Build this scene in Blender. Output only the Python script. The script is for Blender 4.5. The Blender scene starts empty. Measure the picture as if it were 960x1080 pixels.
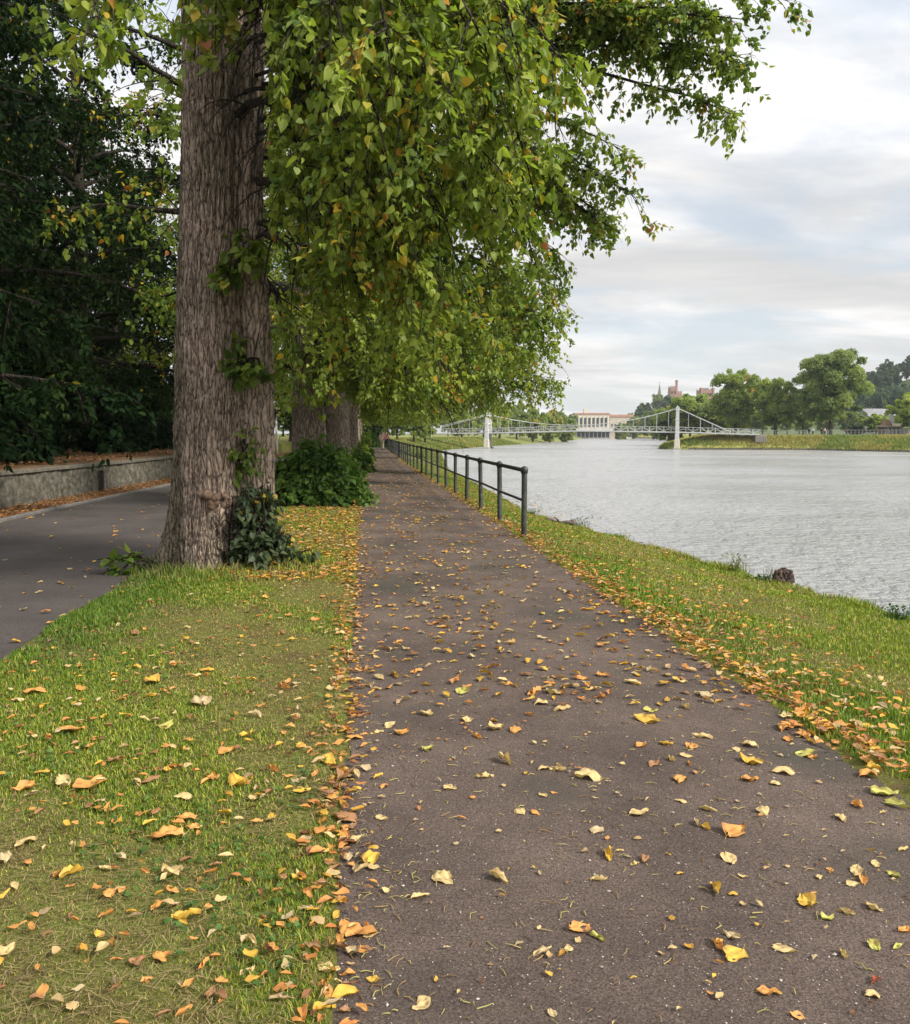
import bpy, bmesh, math
import numpy as np
from mathutils import Vector
R = math.radians
scene = bpy.context.scene
COL = scene.collection

# ------------------------------------------------------------------ camera maths (used to measure where things stand)
CAMH = 1.6
TH = math.atan(83 / 924.0)
CT, ST = math.cos(TH), math.sin(TH)
def P(px, py, Y):
    xr = (px - 480) / 924.0; yr = (540 - py) / 924.0
    k = Y / (CT + yr * ST)
    return np.array([xr * k, Y, CAMH + k * (-ST + yr * CT)])
def G(px, py, z=0.0):
    xr = (px - 480) / 924.0; yr = (540 - py) / 924.0
    k = (z - CAMH) / (-ST + yr * CT)
    return np.array([xr * k, (CT + yr * ST) * k, z])

# ------------------------------------------------------------------ terrain functions
def Xl(Y): return np.interp(Y, [-40, 0, 14, 100, 400], [4.0, -0.11, -1.56, -9.8, -38.6])      # left edge of the path
def Wp(Y): return np.interp(Y, [0, 15, 45, 82, 300], [2.46, 2.46, 2.0, 1.75, 1.7])
def Xc(Y): return np.interp(Y, [-40, 0, 5, 9.7, 11.45, 14, 17.4, 19.8, 22, 36.7, 60, 80, 100, 130, 160, 209, 253, 300, 450, 600, 660],
                               [9.0, 7.0, 6.0, 5.15, 4.55, 4.0, 3.25, 2.6, 2.0, 0.75, -1.3, -3.4, -5.0, -8, -11, -7, 3, 14, 48, 72, 100])
def Xs(Y): return np.interp(Y, [-40, 0, 5, 9.7, 14, 22, 36.7, 60, 80, 100, 140, 186, 209, 253, 300, 450, 600, 660],
                               [10.4, 8.4, 7.4, 6.5, 5.3, 3.3, 2.1, 0.2, -0.6, -1.2, -2.2, -2.6, 2, 12, 24, 60, 87, 122])
def Xf(Y): return np.interp(Y, [-60, 100, 167, 188, 193, 196.5, 203, 220, 252, 400, 600, 660],
                               [112, 98, 86.7, 76, 62, 47.5, 47, 52, 64, 98, 137, 123])
def Zc(Y): return np.interp(Y, [0, 60, 110, 160, 400], [-0.5, -0.5, -0.3, 0.1, 0.3])
def Uw(Y): return np.interp(Y, [-40, 0, 18.5, 31, 60, 300], [-8.2, -8.0, -7.62, -6.95, -6.9, -6.9])      # foot of the retaining wall
WATER_Z = -2.0
def sst(a, b, x):
    t = np.clip((x - a) / (b - a), 0, 1); return t * t * (3 - 2 * t)
def bumps(X, Y):
    return (np.sin(X * 2.1 + Y * 1.3) + np.sin(X * 3.7 - Y * 2.2 + 1.7) + np.sin(X * 0.9 + Y * 4.1 + .6)) / 3
def patch(X, Y):      # slow pseudo noise 0..1
    a = (np.sin(X * 1.7 + 1.3 * np.sin(Y * 1.1)) + np.sin(Y * 1.9 + 1.7 * np.sin(X * 1.4 + 2.)) + np.sin((X + Y) * 3.1 + 1.2) * .7
         + np.sin(X * 6.3 - Y * 5.1 + 2 * np.sin(Y * 2.3)) * .5 + np.sin(X * 9.1 + Y * 11.) * .35)
    return np.clip(0.5 + a / 5.2, 0, 1)
def H(X, Y):
    X = np.asarray(X, float); Y = np.asarray(Y, float)
    xl = Xl(Y); u = X - xl; w = Wp(Y)
    z = np.zeros(np.broadcast(X, Y).shape)
    verge = sst(-2.5, -2.3, u) * (1 - sst(-.10, .02, u))
    z = z + verge * (0.03 + 0.035 * sst(-2.3, -1.2, u) * (1 - sst(-1.2, -.1, u)) + .012 * bumps(X, Y))
    z = np.where(u < Uw(Y) - .20, 0.82 + 0.04 * bumps(X * .5, Y * .5) + np.clip(-(u + 8), 0, 40) * .012, z)
    xc, xs, zc = Xc(Y), Xs(Y), Zc(Y)
    re = xl + w
    s = np.clip((X - re) / np.maximum(xc - re, .1), 0, 1)
    z = np.where(X > re, zc * (s ** 1.15) + .02 * sst(0, .05, X - re) + .014 * bumps(X, Y) * sst(0, .1, X - re), z)
    s2 = np.clip((X - xc) / np.maximum(xs - xc, .1), 0, 1)
    z = np.where(X > xc, (zc + .02) * (1 - s2) + (WATER_Z) * s2, z)
    z = np.where(X > xs, WATER_Z - np.clip((X - xs) * .5, 0, 1.6), z)
    xf = Xf(Y); v = X - xf
    far = np.where(v > -3, WATER_Z + np.clip(v * .5, -1.6, 0), -3.6)
    far = np.where(v > 0, np.interp(v, [0, 1.0, 9, 15, 40, 3000], [-2.0, -1.2, .55, .95, 1.1, 3]), far)
    far = far + 46 * np.exp(-(((X - 330) / 95) ** 2 + ((Y - 520) / 150) ** 2)) * sst(20, 120, v)
    far = far + 22 * np.exp(-(((X - 195) / 60) ** 2 + ((Y - 760) / 80) ** 2))
    mid = .5 * (xs + xf)
    z = np.where(X > mid, far, z)
    land = .6 + 22 * np.exp(-(((X - 195) / 60) ** 2 + ((Y - 760) / 80) ** 2)) + 46 * np.exp(-(((X - 330) / 95) ** 2 + ((Y - 520) / 150) ** 2))
    k = sst(645, 665, Y)
    z = z * (1 - k) + land * k
    return z

# ------------------------------------------------------------------ mesh + object helpers
def mk(name, V, F, mat, parent=None, col=None, smooth=True, org=None, midx=None):
    """one mesh object from numpy arrays; F is one (n,k) int array or a list of them"""
    V = np.asarray(V, np.float32).reshape(-1, 3)
    if org is not None: V = V - np.asarray(org, np.float32)
    Fs = F if isinstance(F, list) else [F]
    Fs = [np.asarray(f, np.int32) for f in Fs if len(f)]
    me = bpy.data.meshes.new(name)
    me.vertices.add(len(V)); me.vertices.foreach_set('co', V.ravel())
    loops = np.concatenate([f.ravel() for f in Fs])
    tot = np.concatenate([np.full(len(f), f.shape[1], np.int32) for f in Fs])
    st = np.concatenate([[0], np.cumsum(tot)[:-1]]).astype(np.int32)
    me.loops.add(len(loops)); me.loops.foreach_set('vertex_index', loops)
    me.polygons.add(len(tot)); me.polygons.foreach_set('loop_start', st); me.polygons.foreach_set('loop_total', tot)
    me.polygons.foreach_set('use_smooth', np.full(len(tot), bool(smooth)))
    for m in (mat if isinstance(mat, (list, tuple)) else [mat]): me.materials.append(m)
    if midx is not None: me.polygons.foreach_set('material_index', np.asarray(midx, np.int32))
    if col is not None:
        a = me.color_attributes.new('Col', 'FLOAT_COLOR', 'POINT')
        c = np.ones((len(V), 4), np.float32); c[:, :3] = col
        a.data.foreach_set('color', c.ravel())
    me.update(calc_edges=True); me.validate()
    o = bpy.data.objects.new(name, me); COL.objects.link(o)
    if parent is not None: o.parent = parent
    return o
def tag(o, label=None, cat=None, group=None, kind=None):
    if label: o['label'] = label
    if cat: o['category'] = cat
    if group: o['group'] = group
    if kind: o['kind'] = kind
    return o
def empty(name, loc, label=None, cat=None, group=None):
    o = bpy.data.objects.new(name, None); COL.objects.link(o)
    o.location = [float(v) for v in loc]; o.empty_display_size = .2
    return tag(o, label, cat, group)
def copy_tree(root, loc, rz=0, sc=1, label=None, group=None):
    kids = [(c, list(c.children)) for c in root.children]
    r = root.copy(); COL.objects.link(r); r.location = [float(v) for v in loc]; r.rotation_euler = (0, 0, rz)
    r.scale = (sc, sc, sc) if not isinstance(sc, tuple) else sc
    if label: r['label'] = label
    if group: r['group'] = group
    for c, subs in kids:
        d = c.copy(); COL.objects.link(d); d.parent = r
        for g in subs:
            e = g.copy(); COL.objects.link(e); e.parent = d
    return r
class MB:
    """collects boxes, tubes and prisms into one mesh"""
    def __init__(s): s.V = []; s.F = {}; s.n = 0
    def add(s, V, F):
        V = np.asarray(V, float).reshape(-1, 3)
        for f in F: s.F.setdefault(len(f), []).append([i + s.n for i in f])
        s.V.append(V); s.n += len(V); return s
    def box(s, c, d, rz=0, taper=1.0, bev=0.0):
        x, y, z = d[0] / 2, d[1] / 2, d[2] / 2
        if bev > 0:
            b = bev
            lev = [(-z, b), (-z + b, 0), (z - b, 0), (z, b)]
            V = []
            for zz, i in lev:
                t = 1 if zz < 0 else taper
                xx, yy = (x) * t - i, (y) * t - i
                V += [(-xx + b, -yy, zz), (xx - b, -yy, zz), (xx, -yy + b, zz), (xx, yy - b, zz), (xx - b, yy, zz), (-xx + b, yy, zz), (-xx, yy - b, zz), (-xx, -yy + b, zz)]
            F = [tuple(range(7, -1, -1)), tuple(range(24, 32))]
            for k in range(3):
                for i in range(8): F.append((k * 8 + i, k * 8 + (i + 1) % 8, k * 8 + 8 + (i + 1) % 8, k * 8 + 8 + i))
        else:
            t = taper
            V = [(-x, -y, -z), (x, -y, -z), (x, y, -z), (-x, y, -z), (-x * t, -y * t, z), (x * t, -y * t, z), (x * t, y * t, z), (-x * t, y * t, z)]
            F = [(3, 2, 1, 0), (4, 5, 6, 7), (0, 1, 5, 4), (1, 2, 6, 5), (2, 3, 7, 6), (3, 0, 4, 7)]
        V = np.array(V, float); ca, sa = math.cos(rz), math.sin(rz)
        V = np.stack([V[:, 0] * ca - V[:, 1] * sa, V[:, 0] * sa + V[:, 1] * ca, V[:, 2]], 1) + np.asarray(c, float)
        return s.add(V, F)
    def tube(s, pts, r, n=10, cap=True):
        pts = np.asarray(pts, float); K = len(pts)
        r = np.full(K, r) if np.isscalar(r) else np.asarray(r, float)
        V, Q = tubes(pts[None], r[None], n)
        F = [tuple(q) for q in Q]
        if cap: F += [tuple(range(n - 1, -1, -1)), tuple(range((K - 1) * n, K * n))]
        return s.add(V, F)
    def prism(s, poly, z0, z1, top_scale=1.0):
        poly = np.asarray(poly, float); n = len(poly); c = poly.mean(0)
        V = [(x, y, z0) for x, y in poly] + [(c[0] + (x - c[0]) * top_scale, c[1] + (y - c[1]) * top_scale, z1) for x, y in poly]
        F = [tuple(range(n - 1, -1, -1)), tuple(range(n, 2 * n))] + [(i, (i + 1) % n, n + (i + 1) % n, n + i) for i in range(n)]
        return s.add(V, F)
    def build(s, name, mat, parent=None, org=None, smooth=False, col=None):
        return mk(name, np.concatenate(s.V), [np.array(f) for f in s.F.values()], mat, parent, col, smooth, org)
def tubes(Pl, Rd, n=5):
    """Pl (N,K,3) polylines, Rd (N,K) radii -> verts, quads"""
    N, K, _ = Pl.shape
    T = np.gradient(Pl, axis=1); T /= np.linalg.norm(T, axis=2, keepdims=True) + 1e-9
    mt = T.mean(1)
    ref = np.where(np.abs(mt[:, 2:3]) > .8, np.array([[1., .13, 0]]), np.array([[.05, .1, 1.]]))
    ref = ref[:, None, :].repeat(K, 1)
    A = np.cross(T, ref); A /= np.linalg.norm(A, axis=2, keepdims=True) + 1e-9
    B = np.cross(T, A)
    an = np.arange(n) * 2 * np.pi / n
    ring = A[:, :, None] * np.cos(an)[None, None, :, None] + B[:, :, None] * np.sin(an)[None, None, :, None]
    V = Pl[:, :, None] + ring * Rd[:, :, None, None]
    i = np.arange(N)[:, None, None] * K * n; k = np.arange(K - 1)[None, :, None] * n; a = np.arange(n)[None, None, :]
    b = (a + 1) % n
    Q = np.stack([i + k + a, i + k + b, i + k + n + b, i + k + n + a], -1).reshape(-1, 4)
    return V.reshape(-1, 3), Q
def nrm(v): return v / (np.linalg.norm(v, axis=-1, keepdims=True) + 1e-9)
UP = np.array([0, 0, 1.0])

# ------------------------------------------------------------------ materials
def mat(name, base=(.5, .5, .5), rough=.7, spec=.4):
    m = bpy.data.materials.new(name); m.use_nodes = True
    nt = m.node_tree; b = nt.nodes['Principled BSDF']
    b.inputs['Base Color'].default_value = (*base, 1); b.inputs['Roughness'].default_value = rough
    b.inputs['Specular IOR Level'].default_value = spec
    return m, nt, b
def nd(nt, t, **kw):
    n = nt.nodes.new(t)
    for k, v in kw.items():
        if k.startswith('in_'): n.inputs[k[3:].replace('_', ' ')].default_value = v
        else: setattr(n, k, v)
    return n
def ramp(nt, fac, stops):
    r = nt.nodes.new('ShaderNodeValToRGB')
    while len(r.color_ramp.elements) < len(stops): r.color_ramp.elements.new(.5)
    for e, (p, c) in zip(r.color_ramp.elements, stops): e.position = p; e.color = (*c, 1) if len(c) == 3 else c
    nt.links.new(fac, r.inputs['Fac']); return r
def noise(nt, scale, detail=4, rough=.6, coord=None, vscale=None):
    n = nd(nt, 'ShaderNodeTexNoise'); n.inputs['Scale'].default_value = scale; n.inputs['Detail'].default_value = detail; n.inputs['Roughness'].default_value = rough
    tc = nd(nt, 'ShaderNodeTexCoord'); src = tc.outputs[coord or 'Object']
    if vscale:
        mp = nd(nt, 'ShaderNodeMapping'); mp.inputs['Scale'].default_value = vscale
        nt.links.new(src, mp.inputs['Vector']); src = mp.outputs['Vector']
    nt.links.new(src, n.inputs['Vector']); return n
def bump(nt, b, h, strength=.4, dist=.02):
    bp = nd(nt, 'ShaderNodeBump'); bp.inputs['Strength'].default_value = strength; bp.inputs['Distance'].default_value = dist
    nt.links.new(h, bp.inputs['Height']); nt.links.new(bp.outputs['Normal'], b.inputs['Normal']); return bp
def mixc(nt, fac, a, c, mode='MIX'):
    m = nd(nt, 'ShaderNodeMix'); m.data_type = 'RGBA'; m.blend_type = mode
    for s, v in ((0, fac), (6, a), (7, c)):
        if hasattr(v, 'is_linked') or hasattr(v, 'links'): nt.links.new(v, m.inputs[s])
        elif s == 0: m.inputs[0].default_value = v
        else: m.inputs[s].default_value = (*v, 1)
    return m.outputs[2]
def mottled(name, c0, c1, scale=6, rough=.8, bs=.3, bd=.02, detail=6, spec=.3, vscale=None, c2=None):
    m, nt, b = mat(name, c0, rough, spec)
    n = noise(nt, scale, detail, .65, vscale=vscale)
    st = [(.32, c0), (.68, c1)] if c2 is None else [(.3, c0), (.5, c1), (.7, c2)]
    r = ramp(nt, n.outputs['Fac'], st); nt.links.new(r.outputs['Color'], b.inputs['Base Color'])
    n2 = noise(nt, scale * 6, 4, .6, vscale=vscale)
    bump(nt, b, n2.outputs['Fac'], bs, bd); return m
def leaf_mat(name, trans=.3, rough=.45, spec=.35, tscale=1.35):
    m, nt, b = mat(name, (.1, .15, .03), rough, spec)
    a = nd(nt, 'ShaderNodeAttribute', attribute_name='Col')
    nt.links.new(a.outputs['Color'], b.inputs['Base Color'])
    if trans > 0:
        t = nd(nt, 'ShaderNodeBsdfTranslucent')
        c = mixc(nt, 1.0, a.outputs['Color'], (tscale, tscale * 1.05, tscale * .6), 'MULTIPLY')
        nt.links.new(c, t.inputs['Color'])
        mx = nd(nt, 'ShaderNodeMixShader'); mx.inputs[0].default_value = trans
        nt.links.new(b.outputs[0], mx.inputs[1]); nt.links.new(t.outputs[0], mx.inputs[2])
        nt.links.new(mx.outputs[0], nt.nodes['Material Output'].inputs['Surface'])
    return m
M = {}
M['leaf'] = leaf_mat('leaf', .42, .5, .28, 1.5)
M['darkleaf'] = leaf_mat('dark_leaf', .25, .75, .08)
M['blade'] = leaf_mat('blade', .25, .55, .25)
M['dryleaf'] = leaf_mat('dry_leaf', .15, .55, .3, 1.2)
M['grit'] = leaf_mat('grit', 0, .8, .3)
def bark_mat(name, dark, light, fine=1.0, bs=1.0, algae_shade=None):
    m, nt, b = mat(name, light, .9, .12)
    tc = nd(nt, 'ShaderNodeTexCoord')
    wn = noise(nt, 5.0, 3, .6, vscale=(1, 1, .6))
    wm = nd(nt, 'ShaderNodeVectorMath', operation='MULTIPLY_ADD'); nt.links.new(wn.outputs['Color'], wm.inputs[0]); wm.inputs[1].default_value = (.09, .09, .16); nt.links.new(tc.outputs['Object'], wm.inputs[2])
    def cracks(sc):
        mp = nd(nt, 'ShaderNodeMapping'); mp.inputs['Scale'].default_value = sc; nt.links.new(wm.outputs[0], mp.inputs['Vector'])
        v = nd(nt, 'ShaderNodeTexVoronoi'); v.feature = 'DISTANCE_TO_EDGE'; v.inputs['Scale'].default_value = 1.0; nt.links.new(mp.outputs['Vector'], v.inputs['Vector'])
        k = nd(nt, 'ShaderNodeMath', operation='MULTIPLY'); nt.links.new(v.outputs['Distance'], k.inputs[0]); k.inputs[1].default_value = 3.6; k.use_clamp = True
        return k.outputs[0]
    r1 = cracks((17 * fine, 17 * fine, 3.6 * fine)); r2 = cracks((34 * fine, 34 * fine, 11 * fine))
    g = noise(nt, 30, 5, .75, vscale=(1.4, 1.4, .6))
    mm = nd(nt, 'ShaderNodeMath', operation='MULTIPLY_ADD'); nt.links.new(r2, mm.inputs[0]); mm.inputs[1].default_value = .30; nt.links.new(r1, mm.inputs[2])
    m2 = nd(nt, 'ShaderNodeMath', operation='MULTIPLY_ADD'); nt.links.new(g.outputs['Fac'], m2.inputs[0]); m2.inputs[1].default_value = .55; nt.links.new(mm.outputs[0], m2.inputs[2])
    mid = tuple((a * .45 + c * .55) for a, c in zip(dark, light))
    r = ramp(nt, m2.outputs[0], [(.25, dark), (.62, mid), (1.0, light)])
    big = noise(nt, 1.1, 4, .6)
    rb = ramp(nt, big.outputs['Fac'], [(.38, (1.12, 1.08, 1.05)), (.52, (.92, .90, .88)), (.68, (.62, .64, .56))])     # algae and damp
    c = mixc(nt, 1.0, r.outputs['Color'], rb.outputs['Color'], 'MULTIPLY')
    if algae_shade:       # green-grey algae on the trunk's left, with that face's shade painted in
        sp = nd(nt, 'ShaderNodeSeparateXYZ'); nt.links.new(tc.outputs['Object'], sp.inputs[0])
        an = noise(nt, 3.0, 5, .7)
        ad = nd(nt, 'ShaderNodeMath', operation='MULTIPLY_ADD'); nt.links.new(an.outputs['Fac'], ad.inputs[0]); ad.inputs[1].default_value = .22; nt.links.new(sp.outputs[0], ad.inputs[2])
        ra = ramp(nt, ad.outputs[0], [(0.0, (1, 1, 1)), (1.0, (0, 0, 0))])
        mr = nd(nt, 'ShaderNodeMapRange'); nt.links.new(ad.outputs[0], mr.inputs[0]); mr.inputs[1].default_value = algae_shade + .11; mr.inputs[2].default_value = algae_shade + .03; mr.inputs[3].default_value = 0; mr.inputs[4].default_value = .85
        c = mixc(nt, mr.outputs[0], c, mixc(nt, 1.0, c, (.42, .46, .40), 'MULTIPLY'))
    nt.links.new(c, b.inputs['Base Color'])
    bump(nt, b, m2.outputs[0], bs, .03); return m
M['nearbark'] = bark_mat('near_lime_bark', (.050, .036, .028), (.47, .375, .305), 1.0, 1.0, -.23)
M['bark'] = bark_mat('lime_bark', (.050, .038, .030), (.33, .27, .215))
M['barkdark'] = bark_mat('dark_bark', (.016, .014, .011), (.058, .050, .041))
M['burr'] = mottled('burr_wood', (.10, .06, .04), (.33, .22, .16), 9, .9, .8, .03)
def asphalt(name, c0, c1, speck, patchc=None):
    m, nt, b = mat(name, c0, .88, .25)
    n = noise(nt, .9, 6, .7)
    r = ramp(nt, n.outputs['Fac'], [(.35, c0), (.65, c1)])
    f = noise(nt, 120, 4, .85)
    rf = ramp(nt, f.outputs['Fac'], [(.36, (.35, .35, .36)), (.5, (.97, .97, .97)), (.66, (1.9, 1.82, 1.75))])
    c = mixc(nt, 1.0, r.outputs['Color'], rf.outputs['Color'], 'MULTIPLY')
    v = nd(nt, 'ShaderNodeTexVoronoi'); v.inputs['Scale'].default_value = 55
    tc = nd(nt, 'ShaderNodeTexCoord'); nt.links.new(tc.outputs['Object'], v.inputs['Vector'])
    rv = ramp(nt, v.outputs['Distance'], [(.06, (1, 1, 1)), (.13, (0, 0, 0))])
    sel = nd(nt, 'ShaderNodeSeparateColor'); nt.links.new(v.outputs['Color'], sel.inputs[0])
    gt = nd(nt, 'ShaderNodeMath', operation='GREATER_THAN'); gt.inputs[1].default_value = .80; nt.links.new(sel.outputs[0], gt.inputs[0])
    mm = nd(nt, 'ShaderNodeMath', operation='MULTIPLY'); nt.links.new(gt.outputs[0], mm.inputs[0]); nt.links.new(rv.outputs['Color'], mm.inputs[1])
    c = mixc(nt, mm.outputs[0], c, speck)
    if patchc:
        p = noise(nt, .75, 3, .5)
        rp = ramp(nt, p.outputs['Fac'], [(.55, (0, 0, 0)), (.68, (.8, .8, .8))])
        c = mixc(nt, rp.outputs['Color'], c, patchc)
    nt.links.new(c, b.inputs['Base Color'])
    f2 = noise(nt, 120, 4, .8); bump(nt, b, f2.outputs['Fac'], .8, .012); return m
M['path'] = asphalt('path_asphalt', (.066, .049, .041), (.128, .096, .079), (.44, .38, .32), (.058, .054, .042))
M['road'] = asphalt('road_asphalt', (.058, .050, .047), (.085, .074, .069), (.2, .19, .18))
M['metal'] = mottled('railing_paint', (.012, .013, .013), (.030, .032, .031), 14, .45, .15, .004, spec=.5)
M['postpaint'] = mottled('post_paint', (.018, .020, .019), (.060, .066, .060), 9, .55, .25, .004, spec=.4)
M['stone'] = mottled('wall_stone', (.040, .037, .027), (.120, .110, .085), 5.5, .92, .9, .05, c2=(.26, .245, .205), vscale=(1, 1, 1.3))
M['coping'] = mottled('wall_coping', (.085, .078, .06), (.17, .155, .125), 4, .92, .6, .02)
M['kerb'] = mottled('kerb_stone', (.10, .092, .085), (.18, .17, .16), 5, .85, .4, .01)
M['white'] = mottled('bridge_white_paint', (.40, .41, .41), (.54, .54, .53), 2.0, .5, .1, .01)
M['plinth'] = mottled('pale_stone_plinth', (.42, .40, .32), (.58, .55, .46), 1.2, .8, .4, .03)
M['grime'] = mottled('bridge_grime', (.20, .20, .18), (.34, .33, .30), 1.5, .7, .2, .01)
M['red'] = mottled('sign_red', (.55, .03, .04), (.62, .05, .06), 4, .5, .05, .002)
M['signwhite'] = mottled('sign_white', (.72, .72, .72), (.82, .82, .82), 4, .5, .05, .002)
M['fencegrey'] = mottled('fence_grey', (.16, .165, .17), (.26, .265, .27), 3, .6, .1, .003)
M['grey'] = mottled('galvanised_grey', (.28, .29, .30), (.40, .41, .42), 6, .5, .1, .003)
M['sandred'] = mottled('red_sandstone', (.25, .15, .12), (.33, .205, .165), .25, .9, .3, .1)
M['sandgrey'] = mottled('grey_sandstone', (.15, .135, .115), (.22, .20, .17), .3, .9, .3, .1)
M['cream'] = mottled('cream_render', (.48, .44, .37), (.60, .55, .47), .1, .9, .2, .05)
M['buff'] = mottled('buff_stone', (.36, .31, .25), (.46, .40, .33), .2, .9, .2, .05)
M['roofbrown'] = mottled('brown_roof', (.30, .17, .12), (.40, .24, .18), .3, .8, .2, .05)
M['slate'] = mottled('slate_roof', (.14, .14, .15), (.23, .23, .24), .8, .7, .3, .05)
M['glass'] = mat('window_glass', (.05, .06, .07), .15, .6)[0]
M['dark'] = mottled('dark_recess', (.02, .018, .015), (.04, .036, .03), 5, .9, .2, .01)
M['stump'] = mottled('weathered_stump', (.035, .022, .02), (.16, .11, .10), 16, .95, 1.0, .03)
M['wood'] = mottled('driftwood', (.06, .045, .035), (.20, .16, .13), 8, .9, .8, .02, vscale=(1, 4, 4))
def cloth(name, c): return mottled(name, tuple(x * .85 for x in c), c, 12, .9, .2, .005)
M['pink'] = cloth('pink_top', (.72, .30, .33)); M['palepink'] = cloth('pale_pink_top', (.78, .50, .48)); M['beige'] = cloth('beige_trousers', (.52, .42, .33))
M['darkcloth'] = cloth('dark_cloth', (.03, .03, .035)); M['whitecloth'] = cloth('white_cloth', (.7, .7, .7)); M['bluecloth'] = cloth('blue_cloth', (.06, .09, .17))
M['skin'] = cloth('skin', (.55, .36, .28)); M['fairhair'] = cloth('fair_hair', (.36, .27, .17)); M['darkhair'] = cloth('dark_hair', (.03, .02, .015))

# ------------------------------------------------------------------ ground, roads, water
def ground_mat():
    m, nt, b = mat('turf', (.1, .12, .03), .95, .15)
    n = noise(nt, 2.4, 6, .7)
    r = ramp(nt, n.outputs['Fac'], [(.33, (.115, .078, .046)), (.47, (.13, .132, .038)), (.62, (.14, .165, .04))])
    f = noise(nt, 60, 4, .75)
    rf = ramp(nt, f.outputs['Fac'], [(.3, (.55, .5, .45)), (.7, (1.35, 1.35, 1.2))])
    nt.links.new(mixc(nt, 1.0, r.outputs['Color'], rf.outputs['Color'], 'MULTIPLY'), b.inputs['Base Color'])
    bump(nt, b, f.outputs['Fac'], .8, .03); return m
M['turf'] = ground_mat()
M['litter'] = mottled('leaf_litter_soil', (.045, .030, .02), (.11, .062, .03), 5, .95, .8, .03, c2=(.17, .095, .04))
M['bankgrass'] = mottled('far_bank_grass', (.15, .19, .04), (.28, .28, .07), .35, .95, .9, .25, vscale=(1, 1, 2), c2=(.33, .28, .085))
M['yellowgrass'] = mottled('near_bank_grass', (.10, .135, .028), (.20, .20, .05), .5, .95, .8, .2, vscale=(1, 1, 2))
M['bed'] = mottled('river_bed', (.05, .045, .035), (.12, .11, .09), 1, .95, .5, .05)
M['farland'] = mottled('far_land', (.045, .075, .022), (.10, .13, .035), .09, .95, .8, .4)

def build_ground():
    Ys = np.concatenate([np.arange(-12, 1, 1.5), np.arange(1, 16, .16), np.arange(16, 40, .5), np.arange(40, 120, 2.), np.arange(120, 185, 5.), np.arange(185, 225, 1.5), np.arange(225, 300, 5.),
                         np.arange(300, 700, 14.), np.geomspace(700, 3000, 18)])
    rows = []; tagm = []
    for Y in Ys:
        xl, w, xc, xs, xf, uw = Xl(Y), Wp(Y), Xc(Y), Xs(Y), Xf(Y), Uw(Y)
        cols = []
        cols += list(xl + np.array([-3000 + 0, -1200, -400, -150, -80, -50, -35, -26, -20, -16, -13, -11, -9.6, -8.8]))
        cols += [xl + uw - .45, xl + uw - .21, xl + uw - .19, xl + uw]
        cols += list(np.linspace(xl + uw + .3, xl - 2.6, 8))
        cols += list(xl + np.linspace(-2.5, -.12, 17)) + [xl - .05, xl + .03]
        cols += list(np.linspace(xl + .1, xl + w - .05, 4)) + [xl + w + .005, xl + w + .06]
        cols += list(np.linspace(xl + w + .2, xc, 20))
        cols += list(xc + (xs - xc) * np.array([.12, .3, .5, .7, .85, 1.0]))
        cols += [xs + 1.0, xs + 3.2]
        mid = .5 * (xs + xf); cols += [mid - .01, mid + .01] if xf - xs > 12 else [xs + 3.3, xs + 3.4]
        a = max(xf - 3.2, cols[-1] + .1)
        cols += [a, max(xf, a + .1)] + list(max(xf, a + .1) + np.array([.5, 1, 2.5, 4.5, 6.5, 8.5, 10, 12, 15, 20, 30, 45, 65, 90, 120, 150, 180, 215, 250, 290, 340, 400, 500, 800, 1500, 2700]))
        rows.append(cols)
    X = np.array(rows); NC = X.shape[1]
    YY = Ys[:, None].repeat(NC, 1)
    Z = H(X, YY)
    # keep the ground a little under the road and path sheets
    V = np.stack([X, YY, Z], -1).reshape(-1, 3)
    nR = len(Ys)
    i = np.arange(nR - 1)[:, None] * NC + np.arange(NC - 1)[None]
    F = np.stack([i, i + 1, i + NC + 1, i + NC], -1).reshape(-1, 4)
    cx = V[F].mean(1); Yc = cx[:, 1]; Xm = cx[:, 0]; u = Xm - Xl(Yc)
    idx = np.zeros(len(F), int)
    idx[(u < Uw(Yc) - .1) & (Yc < 52)] = 1
    idx[(u < Uw(Yc) + 1.2) & (u > Uw(Yc) - .1)] = 1
    idx[(Xm > Xs(Yc) - .1) & (Xm < Xf(Yc) + .3) & (Yc < 655)] = 3
    idx[(Xm >= Xf(Yc) + .3) & (Yc < 655)] = 2
    idx[((Xm >= Xf(Yc) + 22) & (Yc < 655)) | (Yc >= 655) | (Xm < -70)] = 5
    idx[(Yc > 75) & (Xm < Xs(Yc) - .1) & (Xm > Xl(Yc) + Wp(Yc))] = 4
    o = mk('ground', V, F, [M['turf'], M['litter'], M['bankgrass'], M['bed'], M['yellowgrass'], M['farland']], midx=idx)
    tag(o, kind='structure')
build_ground()
def sheet(name, fa, fb, Ys, n, m, lift, wob=0, seed=0):
    rng = np.random.default_rng(seed)
    a, b = fa(Ys), fb(Ys)
    if wob:
        k = sum(np.sin(Ys * f + rng.uniform(0, 6)) / j for f, j in ((3.1, 1), (7.3, 2), (17., 3), (41., 4)))
        k2 = sum(np.sin(Ys * f + rng.uniform(0, 6)) / j for f, j in ((2.7, 1), (8.1, 2), (19., 3), (37., 4)))
        a = a + wob * k; b = b + wob * k2
    t = np.linspace(0, 1, n)
    X = a[:, None] * (1 - t) + b[:, None] * t; Y = Ys[:, None].repeat(n, 1)
    Z = np.zeros_like(X) + lift
    V = np.stack([X, Y, Z], -1).reshape(-1, 3)
    i = np.arange(len(Ys) - 1)[:, None] * n + np.arange(n - 1)[None]
    F = np.stack([i, i + 1, i + n + 1, i + n], -1).reshape(-1, 4)
    return tag(mk(name, V, F, m), kind='structure')
Yp = np.concatenate([np.arange(-10, 20, .06), np.arange(20, 320, 1.)])
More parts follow.
